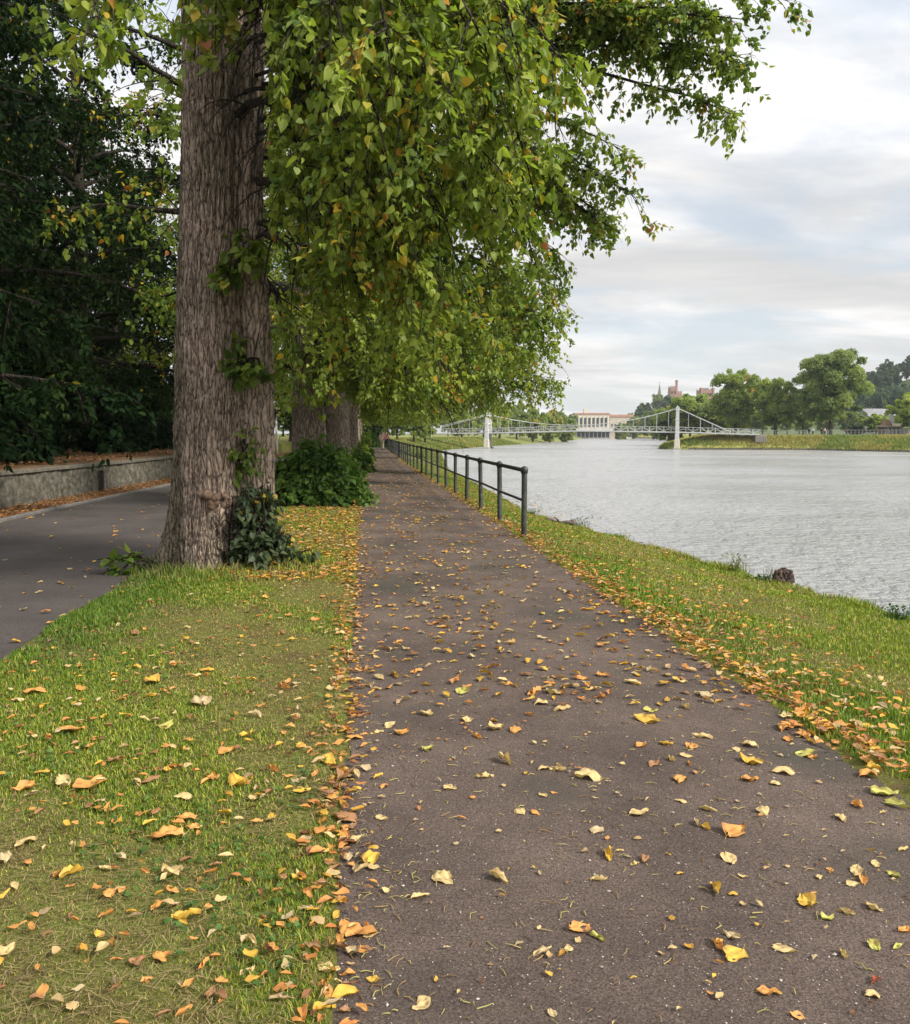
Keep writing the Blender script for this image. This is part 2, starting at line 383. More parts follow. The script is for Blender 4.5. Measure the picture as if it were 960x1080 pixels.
sheet('path', lambda y: Xl(y) - .02, lambda y: Xl(y) + Wp(y) + .02, Yp, 6, M["path"], .006, .030, 3)
sheet('road', lambda y: Xl(y) + Uw(y) + 1.22, lambda y: Xl(y) - 2.52 + .03, Yp, 6, M['road'], .006, .03, 4)
def kerb():
    Ys = np.concatenate([np.arange(-10, 60, .9), np.arange(60, 200, 5.)])
    x = Xl(Ys) + Uw(Ys) + 1.16
    V = []; 
    for dx, z in ((-.06, -.02), (-.06, .05), (-.04, .06), (.05, .06), (.065, .045), (.065, -.02)):
        V.append(np.stack([x + dx, Ys, np.full_like(Ys, z)], -1))
    V = np.stack(V, 1); n = V.shape[1]; V = V.reshape(-1, 3)
    i = np.arange(len(Ys) - 1)[:, None] * n + np.arange(n - 1)[None]
    F = np.stack([i, i + n, i + n + 1, i + 1], -1).reshape(-1, 4)
    tag(mk('kerb', V, F, M['kerb'], smooth=False), kind='structure')
kerb()
def water():
    m, nt, b = mat('river_water', (.27, .272, .27), .12, .5)
    b.inputs['IOR'].default_value = 1.45
    n1 = noise(nt, .42, 5, .7, vscale=(1, .7, 1))
    n2 = noise(nt, 3.2, 4, .6, vscale=(.8, .8, 1))
    n3 = noise(nt, .04, 3, .6, vscale=(1, 1.6, 1))
    ad = nd(nt, 'ShaderNodeMath', operation='MULTIPLY_ADD'); nt.links.new(n2.outputs['Fac'], ad.inputs[0]); ad.inputs[1].default_value = .35; nt.links.new(n1.outputs['Fac'], ad.inputs[2])
    bp = bump(nt, b, ad.outputs[0], 1.0, .75)
    r = ramp(nt, n3.outputs['Fac'], [(.35, (.14, .14, .14)), (.65, (.30, .30, .30))]); nt.links.new(r.outputs['Color'], b.inputs['Roughness'])
    Ys = np.array([-60, 0, 50, 100, 150, 167, 188, 193, 196.5, 203, 220, 253, 300, 450, 600, 662.])
    a = Xs(Ys) - 3; c = Xf(Ys) + 3; c[0] += 0
    V = np.concatenate([np.stack([a, Ys, np.full_like(Ys, WATER_Z)], -1), np.stack([c, Ys, np.full_like(Ys, WATER_Z)], -1)])
    k = len(Ys); i = np.arange(k - 1)
    F = np.stack([i, i + k, i + k + 1, i + 1], -1)
    tag(mk('water', V, F, m), kind='structure')
water()
# ------------------------------------------------------------------ foliage machinery
LT8 = np.array([[0, 0, 0], [.30, -.07, .07], [.50, .27, .15], [.33, .70, .06], [.03, 1.10, -.20], [-.35, .68, .05], [-.52, .30, .13], [-.28, -.05, .07]])
def leaf_verts(pos, tip, nor, size):
    tip = nrm(tip); side = nrm(np.cross(tip, nor)); nor = np.cross(side, tip)
    t = LT8; n = len(pos); g = np.random.default_rng(n)
    wv = g.uniform(.72, 1.1, (n, 1, 1)); fv = g.normal(.6, 1.2, (n, 1, 1)); sk = g.normal(0, .14, (n, 1, 1))
    V = pos[:, None] + size[:, None, None] * ((t[None, :, 0:1] * wv + sk * t[None, :, 1:2] ** 2) * side[:, None] + t[None, :, 1:2] * tip[:, None] + t[None, :, 2:3] * fv * nor[:, None]); b = (np.arange(n) * 8)[:, None]
    F = np.concatenate([b + np.array([0, 1, 2, 3, 4]), b + np.array([0, 4, 5, 6, 7])])
    return V.reshape(-1, 3), F
def quad_verts(pos, tip, nor, size):
    tip = nrm(tip); side = nrm(np.cross(tip, nor))
    q = np.array([[-.4, 0], [.45, .1], [.5, .9], [-.35, 1.]])
    V = pos[:, None] + size[:, None, None] * (q[None, :, 0:1] * side[:, None] + q[None, :, 1:2] * tip[:, None])
    n = len(pos); F = (np.arange(n) * 4)[:, None] + np.arange(4)
    return V.reshape(-1, 3), F
GREENS = np.array([[.054, .098, .016], [.112, .172, .024], [.180, .242, .034], [.255, .300, .046]])
BG = np.array([[.034, .075, .016], [.065, .135, .024], [.105, .19, .032], [.15, .23, .045]])
AUTUMN = np.array([[.30, .27, .03], [.46, .33, .035], [.42, .20, .03], [.30, .11, .03]])
def leaf_cols(rng, n, gid, ng, autumn=.06, bias=0.5, greens=GREENS, dim=1.0):
    gb = np.clip(rng.normal(bias, .22, ng), 0, 1)                # how light a twig's leaves are
    ga = np.where(rng.random(ng) < autumn, rng.uniform(.4, 1, ng), rng.uniform(0, autumn * .5, ng))
    x = np.clip(gb[gid] + rng.normal(0, .16, n), 0, .999) * (len(greens) - 1)
    i = x.astype(int); f = (x - i)[:, None]
    c = greens[i] * (1 - f) + greens[np.minimum(i + 1, len(greens) - 1)] * f
    au = rng.random(n) < ga[gid] * .8
    c[au] = AUTUMN[rng.choice(4, au.sum(), p=[.48, .32, .14, .06])] * rng.uniform(.7, 1.1, (au.sum(), 1))
    return c * dim
def bez(p0, p1, p2, t):
    t = t[..., None]; return (1 - t) ** 2 * p0 + 2 * t * (1 - t) * p1 + t * t * p2
def dbez(p0, p1, p2, t):
    t = t[..., None]; return nrm(2 * (1 - t) * (p1 - p0) + 2 * t * (p2 - p1))
def grow(rng, L0, L1, L2, lat_m=3.2, lat_len=1.6, twigs=8, twig_len=.5, leaves=9, size=.1, droop=.35, tmin=.18, r0=None, autumn=.06, bias=.5,
         greens=GREENS, limit=None, hang=.6, twigtube=True, minz=None, dim=1.0):
    """limbs (quadratic curves) -> branch tubes and leaves.  Returns (Vb,Qb),(Vl,Fl,Cl)"""
    N = len(L0); Ln = np.linalg.norm(L1 - L0, axis=1) + np.linalg.norm(L2 - L1, axis=1)
    K = 12; t = np.linspace(0, 1, K)
    pl = bez(L0[:, None], L1[:, None], L2[:, None], t[None].repeat(N, 0))
    wob = np.cumsum(rng.normal(0, .02, (N, K, 3)), 1) * (Ln / 5)[:, None, None]; wob[:, 0] = 0; pl = pl + wob
    r0 = np.full(N, .06) if r0 is None else r0
    rad = r0[:, None] * (1 - t[None]) ** .8 + .007
    Vb, Qb = tubes(pl, rad, 7)
    nl = np.maximum((Ln * lat_m).astype(int), 3); li = np.repeat(np.arange(N), nl); n = len(li)
    tt = rng.uniform(0, 1, n) ** .8 * (1 - tmin) + tmin
    k = np.clip((tt * (K - 1)), 0, K - 1.001); ki = k.astype(int); kf = (k - ki)[:, None]
    s = pl[li, ki] * (1 - kf) + pl[li, ki + 1] * kf
    tg = dbez(L0[li], L1[li], L2[li], tt)
    sd = nrm(np.cross(tg, UP)) * rng.choice([-1, 1], (n, 1))
    d = nrm(.6 * tg + .65 * sd * rng.uniform(.3, 1.2, (n, 1)) + rng.normal(0, .3, (n, 3)) - .05 * UP)
    ln = lat_len * (1.2 - .6 * tt) * rng.uniform(.45, 1.15, n)
    ln = ln[:, None]
    a1 = s + d * ln * .55 + UP * .05 * ln; a2 = s + d * ln * .97 - UP * droop * ln * rng.uniform(.5, 1.4, (n, 1))
    K2 = 5; t2 = np.linspace(0, 1, K2)
    p2 = bez(s[:, None], a1[:, None], a2[:, None], t2[None].repeat(n, 0))
    V2, Q2 = tubes(p2, (.014 * np.minimum(ln, 1.6) / 1.2 * (1 - t2[None]) + .0028), 4)
    Vb, Qb = np.concatenate([Vb, V2]), np.concatenate([Qb, Q2 + len(Vb)])
    # twigs
    nt_ = np.maximum((twigs * ln[:, 0] / lat_len * rng.uniform(.6, 1.3, n)).astype(int), 2)
    ti = np.repeat(np.arange(n), nt_); m = len(ti)
    ts = rng.uniform(.08, 1, m)
    q0 = bez(s[ti], a1[ti], a2[ti], ts); qt = dbez(s[ti], a1[ti], a2[ti], ts)
    qd = nrm(.6 * qt + nrm(rng.normal(0, 1, (m, 3))) * .75 - UP * .25)
    ql = twig_len * rng.uniform(.5, 1.25, m)[:, None]
    q1 = q0 + qd * ql * .5; q2 = q0 + qd * ql - UP * ql * .22
    if twigtube:
        p3 = np.stack([q0, q1, q2], 1)
        V3, Q3 = tubes(p3, np.array([[.0032, .0024, .0014]]).repeat(m, 0), 3)
        Vb, Qb = np.concatenate([Vb, V3]), np.concatenate([Qb, Q3 + len(Vb)])
    # leaves
    nv = np.maximum((leaves * rng.uniform(.6, 1.3, m)).astype(int), 2); vi = np.repeat(np.arange(m), nv); c = len(vi)
    f = rng.uniform(.08, 1.0, c)
    pos = bez(q0[vi], q1[vi], q2[vi], f)
    off = nrm(rng.normal(0, 1, (c, 3))); sz = size * rng.uniform(.5, 1.25, c)
    pos = pos + off * sz[:, None] * .35
    tip = nrm(qd[vi] * .55 + off * .75 - UP * hang * .62); nor = nrm(UP + rng.normal(0, .42, (c, 3)))
    keep = np.ones(c, bool)
    if minz is not None: keep &= pos[:, 2] > minz
    if limit is not None: keep &= limit(pos)
    pos, tip, nor, sz, g = pos[keep], tip[keep], nor[keep], sz[keep], ti[vi][keep]
    C = leaf_cols(rng, len(pos), g, n, autumn, bias, greens, dim)
    Vl, Fl = leaf_verts(pos, tip, nor, sz)
    return (Vb, Qb), (Vl, Fl, C.repeat(8, 0))
def cat_b(parts):
    V, Q, n = [], [], 0
    for v, q in parts: V.append(v); Q.append(q + n); n += len(v)
    return np.concatenate(V), np.concatenate(Q)
def cat_l(parts):
    V, Q, C, n = [], [], [], 0
    for v, q, c in parts: V.append(v); Q.append(q + n); C.append(c); n += len(v)
    return np.concatenate(V), np.concatenate(Q), np.concatenate(C)
def trunk_mesh(rng, base, height, r0, r1, na=28, nr=30, flare=.45, ridge=.02, lean=(0, 0), zexp=1.0):
    z = np.linspace(0, 1, nr) ** 1.3 * height
    th = np.linspace(0, 2 * np.pi, na, endpoint=False)
    ph = rng.uniform(0, 6, 5)
    r = (r0 + (r1 - r0) * (z / height) ** zexp + r0 * flare * np.exp(-z / .45))[:, None]
    lob = 1 + .07 * np.sin(3 * th + ph[0])[None] + .05 * np.sin(5 * th + ph[1] + z[:, None] * .15) + .10 * np.exp(-z / .5)[:, None] * np.sin(6 * th + ph[2])[None]
    rr = r * lob + ridge * np.abs(np.sin(th[None] * 8 + .6 * np.sin(z[:, None] * 1.3 + ph[3]))) - ridge * .5
    X = rr * np.cos(th) + lean[0] * (z[:, None] / height); Y = rr * np.sin(th) + lean[1] * (z[:, None] / height)
    V = np.stack([X, Y, z[:, None].repeat(na, 1) - .1], -1).reshape(-1, 3) + base
    i = np.arange(nr - 1)[:, None] * na; a = np.arange(na)[None]; b = (a + 1) % na
    F = np.stack([i + a, i + b, i + na + b, i + na + a], -1).reshape(-1, 4)
    return V, F
def radial_limbs(rng, n, z0, z1, reach, rise, r_tr, phase=0, jitter=.35, low=None):
    """limbs fanned round a trunk at the origin"""
    k = np.arange(n); z = z0 + (z1 - z0) * ((k + rng.uniform(.2, .8, n)) / n) ** 1.0
    az = phase + k * 2.39996 + rng.normal(0, jitter, n)
    f = (z - z0) / (z1 - z0)
    L = reach(f) * rng.uniform(.78, 1.1, n); up = rise(f) * L * rng.uniform(.7, 1.3, n)
    d = np.stack([np.cos(az), np.sin(az), 0 * az], 1)
    p0 = d * r_tr * .5 + UP * z[:, None]
    p2 = d * L[:, None] + UP * (z + up)[:, None]
    p1 = d * (L * .5)[:, None] + UP * (z + up * .5 + L * .16)[:, None]
    if low is not None:
        p2[:, 2] = np.maximum(p2[:, 2], low + rng.uniform(0, .9, n))
    return p0, p1, p2, (.035 + .012 * L)
def finish_tree(name, base, tr, parts_b, parts_l, label, cat, group, barkm, leafm, org=None):
    root = empty(name, base, label, cat, group)
    if tr is not None: mk('trunk', tr[0], tr[1], barkm, root, org=org)
    if parts_b: V, Q = cat_b(parts_b); mk('branches', V, Q, M['barkdark'], root, org=org)
    if parts_l: V, F, C = cat_l(parts_l); mk('crown', V, F, leafm, root, col=C, org=org)
    return root

# ------------------------------------------------------------------ the big near lime
def near_lime():
    rng = np.random.default_rng(11)
    B = np.array([-2.79, 10.2, 0.0])
    na, nr = 420, 420
    th = np.linspace(0, 2 * np.pi, na, endpoint=False)[None]; z = (np.linspace(0, 1, nr) ** 1.15 * 15)[:, None]
    tp = np.clip(z / 15, 0, 1)
    def circ(cx, cy, r):
        d = np.hypot(cx, cy); a = np.arctan2(cy, cx); q = th - a
        disc = r * r - (d * np.sin(q)) ** 2
        return np.where((disc > 0) & (np.cos(q) * d + np.sqrt(np.maximum(disc, 0)) > 0), d * np.cos(q) + np.sqrt(np.maximum(disc, 0)), 0)
    fl = np.exp(-z / .55); fl2 = np.exp(-z / 1.6)
    main = (.375 - .06 * tp + .07 * fl + .04 * fl2) * np.ones_like(th)
    right = circ(.50 - .17 * sst(2.2, 4.6, z) + .04 * fl, -.03 * np.ones_like(z), .165 + .02 * sst(3, 5, z) + .05 * fl)
    left = circ(-.24 - .36 * fl, .06 * np.ones_like(z), .20 - .03 * tp + .07 * fl)
    front = circ(.05 + .02 * np.sin(z), -.22 - .10 * fl - .02 * fl2, .22 + .05 * fl)
    back = circ(.0 * z, .3 + .1 * fl, .24 + .05 * fl)
    p = 20.0
    r = (main ** p + right ** p + left ** p + front ** p + back ** p) ** (1 / p)
    w = .55 * np.sin(z * 1.9) + .35 * np.sin(z * 4.3 + 2 * np.sin(th * 3)) + .25 * np.sin(z * 9.7 + th * 5)
    fis = lambda a, q=3.0: 1 - (1 - np.abs(np.sin(a))) ** q
    ridge = .9 * fis(th * 15 + 1.3 * w) + .6 * fis(th * 23 - w * 2.2 + 1., 4) + .4 * fis(th * 31 + 2.9 * w + np.sin(z * 6 + th * 4), 5) - .55
    brk = .7 + .3 * np.sin(z * 13 + 5 * np.sin(th * 9))
    r = r + .046 * (ridge - 1.0) * brk + .005 * rng.normal(0, 1, r.shape)
    # burr low on the front-right, plus scars
    def knob(t0, z0, st, sz, amp):
        dt = (th - t0 + np.pi) % (2 * np.pi) - np.pi
        return amp * np.exp(-(dt / st) ** 2 - ((z - z0) / sz) ** 2)
    r = r + knob(-1.17, .86, .20, .10, .07) + knob(-1.25, .74, .13, .09, .05) + knob(-.95, 1.0, .3, .25, .03) + knob(-.75, 2.35, .16, .22, .05) + knob(-1.0, 3.7, .2, .12, .04) + knob(-.55, 4.8, .25, .3, .06)
    r = r * (1 + .03 * np.sin(z * .8 + th * 2))
    lean = -.06 * fl + .16 * sst(1.5, 6.5, z)
    V = np.stack([r * np.cos(th) + lean, r * np.sin(th), z * np.ones_like(th) - .12], -1).reshape(-1, 3)
    i = np.arange(nr - 1)[:, None] * na; a = np.arange(na)[None]; b = (a + 1) % na
    F = np.stack([i + a, i + b, i + na + b, i + na + a], -1).reshape(-1, 4)
    root = empty('lime_tree', B, 'thick furrowed lime trunk with leafy shoots at its foot, nearest tree beside the road', 'tree', 'lime trees in a row along the path')
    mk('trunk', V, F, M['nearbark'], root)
    # burr detail
    bp = []
    kb = MB()
    for q in range(26):
        c = np.array([.17 + rng.normal(0, .07), -.485 + rng.normal(0, .02), 0.86 + rng.normal(0, .06)]); c[1] += .25 * abs(c[0] - .12)
        s = rng.uniform(.026, .062)
        kb.tube([c - [0, 0, s], c - [0, 0, s * .6], c, c + [0, 0, s * .6], c + [0, 0, s]], [s * .2, s * .8, s, s * .8, s * .2], 8)
    kb.build('burr', M['burr'], root, smooth=True)
    # hanging sprays in the picture: tips (px, py, depth), limb start height
    tips = [(560, 168, 8.0, 6.6), (548, 120, 7.4, 6.8), (520, 70, 7.0, 7.0), (500, 25, 6.8, 7.2), (545, 215, 8.8, 6.2), (520, 255, 9.2, 5.8), (490, 300, 9.6, 5.4), (455, 330, 9.8, 5.0),
            (420, 330, 9.6, 4.6), (380, 310, 9.4, 4.3), (345, 300, 9.6, 3.8), (440, 190, 7.6, 6.0), (400, 130, 7.2, 6.3), (360, 70, 7.0, 6.6), (460, 110, 7.0, 6.6), (330, 190, 8.4, 5.0),
            (400, 240, 8.4, 5.2), (470, 250, 8.6, 5.4), (320, 110, 8.2, 6.0), (430, 30, 6.4, 7.2), (350, 10, 6.8, 7.2), (510, 190, 8.2, 6.3), (370, 180, 7.8, 5.6), (318, 275, 9.7, 3.6), (308, 60, 8.6, 6.4),
            (400, 285, 9.0, 4.8), (445, 285, 9.0, 5.0), (485, 150, 7.6, 6.5), (300, 330, 10.3, 3.3), (530, 20, 7.4, 7.4), (580, 60, 8.0, 7.6)]
    L0, L1, L2, r0 = [], [], [], []
    for px, py, Y, zs in tips:
        e = P(px, py, Y) - B; az = math.atan2(e[1], e[0])
        s = np.array([.22, .05, zs])
        c = s * .45 + e * .55; c[2] = max(s[2], e[2]) + .45
        L0.append(s); L1.append(c); L2.append(e); r0.append(.018)
    L0, L1, L2, r0 = map(np.array, (L0, L1, L2, r0))
    r0[[4, 9, 15]] = .055
    A = grow(rng, L0, L1, L2, 4.6, 1.15, 8, .42, 12, .072, .42, .25, r0, .13, .68, hang=.75, limit=lambda p: (p[:, 0] + B[0]) > -.202 * (p[:, 1] + B[1]) - .03)
    # the thin twig crossing the trunk and a few sprays left of it
    tl = [(196, 24, 8.6, 6.9), (70, 45, 7.2, 7.2), (205, 62, 8.9, 6.9), (130, 20, 7.6, 7.3), (235, 35, 8.8, 7.0)]
    L0, L1, L2 = [], [], []
    for px, py, Y, zs in tl:
        e = P(px, py, Y) - B
        s = np.array([.28, -.25, zs]) if px > 180 else np.array([-.25, -.25, zs]); c = s * .5 + e * .5; c[2] = max(s[2], e[2]) + .1
        L0.append(s); L1.append(c); L2.append(e)
    C2 = grow(rng, np.array(L0), np.array(L1), np.array(L2), 2.6, .6, 5, .3, 7, .105, .5, .45, np.full(len(tl), .016), .08, .75)
    # the rest of the crown above the picture
    p0, p1, p2, rr = radial_limbs(rng, 16, 8.2, 15, lambda f: 4.8 - 2.4 * f, lambda f: .25 + 1.0 * f, .35)
    D = grow(rng, p0, p1, p2, 2.0, 1.8, 6, .6, 6, .15, .3, .25, rr, .05, .5, twigtube=False, limit=lambda p: p[:, 2] > 1.6 + .50 * (p[:, 1] + B[1]) + .2)
    V, Q = cat_b([A[0], C2[0], D[0]]); mk('branches', V, Q, M['barkdark'], root)
    V, F, C = cat_l([A[1], C2[1], D[1]]); mk('crown', V, F, M['leaf'], root, col=C)
    # epicormic shoots: clumps on the trunk, big clump at the foot, sprig by the road
    def clump(name, ctr, rx, rz, n, size, bias, autumn, seed, spread=.35, dim=1.):
        g = np.random.default_rng(seed); s = np.asarray(ctr, float)[None] + g.normal(0, .05, (n, 3))
        d = nrm(g.normal(0, 1, (n, 3)) * [1, 1, .7] + [[.3, -.5, .25]])
        e = s + d * np.array([rx, rx, rz]) * g.uniform(.5, 1.1, (n, 1)); m_ = (s + e) / 2 + UP * .08
        o = grow(g, s, m_, e, 9, .22, 3, .16, 5, size, .5, .2, np.full(n, .006), autumn, bias, hang=.9, dim=dim)
        return o
    cs = [clump('c', (.42, -.22, 2.38), .24, .28, 7, .095, .35, .05, 1), clump('c', (.42, -.25, 3.45), .28, .36, 9, .10, .30, .07, 2),
          clump('c', (.44, -.28, 1.45), .10, .16, 4, .075, .25, 0, 7)]
    for c in cs:
        sh = mk('shoot_leaves', *c[1][:2], M['leaf'], root, col=c[1][2]); mk('shoot_stems', *c[0], M['barkdark'], sh)
    g = np.random.default_rng(5); n = 74
    s = np.array([[.54, -.36, .02]]) + g.normal(0, 1, (n, 3)) * [.14, .10, .0]
    hz_ = g.uniform(.08, 1.05, n); e = s + np.stack([g.normal(.02, .15, n) * (1.25 - hz_) * 1.3 - .08 * hz_, g.normal(-.06, .13, n) * (1.2 - .6 * hz_) + .10 * hz_, hz_], 1); m_ = s * .5 + e * .5 + UP * .15
    o = grow(g, s, m_, e, 8, .17, 3, .12, 4, .074, .7, .12, np.full(n, .006), .02, .45, np.array([[.028, .045, .020], [.05, .075, .034], [.085, .115, .055], [.13, .16, .085]]), hang=1.1, limit=lambda p: p[:, 0] > .34 - .25 * np.clip(.5 - p[:, 2], 0, 1))
    sh = mk('foot_shoots', *o[1][:2], M['leaf'], root, col=o[1][2]); mk('shoot_stems', *o[0], M['barkdark'], sh)
    g = np.random.default_rng(8)
    tl = [P(104, 590, 9.9), P(135, 585, 9.9), P(128, 600, 9.8), P(150, 598, 9.9), P(133, 611, 9.75), P(118, 594, 9.9)]
    s = np.array([[-.62, -.35, .10]]).repeat(len(tl), 0) + g.normal(0, .03, (len(tl), 3)); e = np.array(tl) - B; m_ = (s + e) / 2 + UP * .12
    o = grow(g, s, m_, e, 3.0, .14, 2, .08, 3, .105, .3, .55, np.full(len(tl), .005), .0, .25, hang=.25)
    sh = mk('side_sprig', *o[1][:2], M['leaf'], root, col=o[1][2]); mk('shoot_stems', *o[0], M['barkdark'], sh)
    return root
near_lime()

# ------------------------------------------------------------------ second lime, with long boughs over the path and the bush at its foot
def limbs_to(tips, B, spread=.10, lift=.6):
    L0, L1, L2 = [], [], []
    for px, py, Y, zs in tips:
        e = P(px, py, Y) - B; az = math.atan2(e[1], e[0])
        s = np.array([math.cos(az) * spread, math.sin(az) * spread, zs])
        c = s * .42 + e * .58; c[2] = max(s[2], e[2]) + lift
        L0.append(s); L1.append(c); L2.append(e)
    return np.array(L0), np.array(L1), np.array(L2)
def second_lime():
    rng = np.random.default_rng(23)
    B = np.array([-3.22, 19.6, 0.0])
    tr = trunk_mesh(rng, np.zeros(3), 16, .38, .12, 60, 60, .4, .02)
    # (px, py, depth, start height): boughs that show against the sky
    tips = [(632, 235, 17.5, 6.7), (645, 215, 17, 7.2), (678, 200, 16.5, 7.4), (652, 155, 17, 8), (592, 205, 18, 6.6), (650, 250, 17.2, 6.9), (622, 180, 17, 7.5)]
    t2 = [(808, 8, 15, 9.4), (790, 22, 15.2, 9.2), (786, 104, 15.4, 8.8), (768, 66, 15.6, 8.9), (728, 5, 15.8, 9.3), (735, 40, 15.8, 9.0), (690, -5, 16, 9.3), (755, 0, 15, 9.6), (690, -15, 15.8, 9.6), (640, -10, 16.4, 9.5), (600, 40, 17, 8.9), (580, 75, 17, 8.4), (570, 0, 17, 9.2), (772, 30, 15.5, 9.2), (795, 60, 15.3, 9.0)]
    t3 = [(560, 330, 18.5, 5.2), (520, 360, 17.5, 4.6), (480, 390, 17, 4.2), (440, 400, 17, 3.9), (400, 395, 17, 3.6), (360, 390, 17.4, 3.4), (330, 400, 18.4, 3.6), (545, 290, 18, 5.6), (500, 330, 17.5, 5.0), (575, 260, 18, 6.2), (450, 350, 16.5, 4.5), (400, 350, 16.5, 4.2), (350, 350, 17, 4.0),
          (590, 170, 17.6, 7.2), (560, 220, 17.6, 6.6), (540, 120, 17, 8), (520, 200, 17, 7), (560, 60, 17, 8.8), (310, 360, 18.6, 4.2), (420, 425, 18.5, 3.2), (470, 425, 19, 3.4), (380, 425, 18.4, 3.0), (340, 425, 18.6, 3.1)]
    g1 = grow(rng, *limbs_to(tips, B), 4.4, 1.0, 8, .38, 10, .085, .4, .30, np.full(len(tips), .055), .06, .55, hang=.7)
    g2 = grow(rng, *limbs_to(t2, B), 3.4, .85, 8, .38, 10, .085, .4, .38, np.full(len(t2), .055), .10, .45, hang=.7)
    g3 = grow(rng, *limbs_to(t3, B), 4.6, 1.35, 9, .45, 10, .085, .4, .25, np.full(len(t3), .045), .07, .66, hang=.75, minz=2.2)
    p0, p1, p2, rr = radial_limbs(rng, 34, 4.0, 16, lambda f: 6.0 - 3.0 * f, lambda f: .0 + 1.0 * f, .3, low=2.6)
    side = p2[:, 0] < 2.2
    g4 = grow(rng, p0[side], p1[side], p2[side], 3.0, 1.7, 7, .55, 7, .12, .4, .2, rr[side], .05, .5, twigtube=False)
    # bare twig hanging out over the river
    rb = np.random.default_rng(2); tb = [(628, 258, 17.4, 7.0)]
    root = finish_tree('lime_tree', B, tr, [g1[0], g2[0], g3[0], g4[0]], [g1[1], g2[1], g3[1], g4[1]],
                       'lime tree with long drooping boughs over the path, its foot hidden in a leafy bush', 'tree', 'lime trees in a row along the path', M['bark'], M['leaf'])
second_lime()

# two more builds, then copies up the row
def row_lime(seed, B, tips, autumn, bias, label, extra_tips=()):
    rng = np.random.default_rng(seed)
    tr = trunk_mesh(rng, np.zeros(3), 16, .40, .12, 40, 40, .4, .02)
    pb, plv = [], []
    if tips:
        g = grow(rng, *limbs_to(tips, B), 4.2, 1.5, 9, .5, 10, .10, .5, .25, np.full(len(tips), .05), autumn, bias, hang=.7, twigtube=False, minz=2.5)
        pb.append(g[0]); plv.append(g[1])
    p0, p1, p2, rr = radial_limbs(rng, 48, 3.4, 16, lambda f: 7.0 - 4.2 * f ** 1.5, lambda f: -.16 + 1.1 * f, .3, low=2.25)
    g = grow(rng, p0, p1, p2, 3.6, 1.7, 8, .55, 8, .115, .42, .2, rr, autumn, bias, twigtube=False, limit=lambda p: p[:, 2] > 2.45 + .14 * np.clip(p[:, 0] - 1, 0, 9))
    pb.append(g[0]); plv.append(g[1])
    return finish_tree('lime_tree', B, tr, pb, plv, label, 'tree', 'lime trees in a row along the path', M['bark'], M['leaf'])
t3 = [(596, 325, 25, 5.5), (580, 335, 24.6, 5.2), (592, 305, 25, 6), (565, 350, 25.5, 5), (550, 360, 26, 4.6), (575, 285, 26, 6.5), (525, 370, 26, 4.3), (490, 390, 26, 3.9), (455, 405, 26.5, 3.7), (420, 415, 27, 3.5), (550, 325, 25, 5.3), (510, 350, 25, 4.8)]
lime3 = row_lime(31, np.array([-3.85, 28.9, 0.0]), t3, .10, .62, 'lime tree with orange-tipped bough reaching out level with the railing, third in the row')
t4 = [(578, 395, 32, 4.8), (570, 405, 32.5, 4.5), (548, 404, 33, 4.3), (582, 380, 32, 5.1), (525, 410, 34, 4.0), (490, 418, 36, 3.6), (555, 385, 32, 4.7), (515, 405, 33, 4.1), (465, 422, 36, 3.6)]
lime4 = row_lime(37, np.array([-4.55, 38.2, 0.0]), t4, .07, .7, 'lime tree whose thin sparse sprays hang over the railing, fourth in the row')
rr_ = np.random.default_rng(3)
lab = ['fifth lime in the row, yellowing leaves down to the railing', 'sixth lime in the row, pale trunk close to the narrowing path', 'seventh lime in the row along the path',
       'eighth lime in the row, standing well up the path', 'ninth lime in the row, just before the two walkers', 'tenth and last lime in the row, beside the two walkers', 'lime tree past the two walkers at the end of the path', 'farthest lime tree behind the walkers where the path closes']
for k, (Y, off) in enumerate([(47.5, -.75), (57, -.8), (66.5, -.85), (76, -.9), (86, -.9), (97, -1.2), (110, 1.0), (125, -1.5)]):
    src = (lime3, lime4)[k % 2]
    copy_tree(src, (float(Xl(Y)) + off, Y, 0), rr_.uniform(-.5, .5), rr_.uniform(.92, 1.05), lab[k])

# ------------------------------------------------------------------ bushes
def shrub(name, c, rx, ry, rz, n, size, bias, autumn, seed, label, cat='bush', group=None, greens=GREENS, leafn=5, lat=6, kind='leaf', dim=1., sk=0.0):
    g = np.random.default_rng(seed); c = np.asarray(c, float)
    s = g.normal(0, 1, (n, 3)) * [rx * .25, ry * .25, 0] ; s[:, 2] = .0
    az = g.uniform(0, 2 * np.pi, n); el = np.arcsin(g.uniform(.02, 1, n)); rad = g.uniform(.72, 1.05, n)
    e = np.stack([np.cos(az) * np.cos(el) * rx, np.sin(az) * np.cos(el) * ry, np.sin(el) * rz], 1) * rad[:, None]
    e[:, 2] = np.maximum(e[:, 2], .08)
    m_ = s * .4 + e * .6 + UP * rz * .22
    rr = min(rx, rz)
    o = grow(g, s, m_, e, lat, .34 * rr, 5, .2 * rr + .04, leafn, size, .5, .25, np.full(n, .010), autumn, bias, greens, hang=.85, minz=.02, twigtube=False, dim=dim)
    root = empty(name, c, label, cat, group)
    mk('stems', *o[0], M['barkdark'], root); mk('leaves', *o[1][:2], M[kind], root, col=o[1][2])
    return root
b = G(332, 538)
shrub('leafy_bush', (b[0] - .05, b[1] + .95, 0), 1.08, .95, 1.40, 170, .115, .52, .01, 41, 'dense dark green bush spilling onto the path, round the foot of the second lime', 'bush', None, BG)
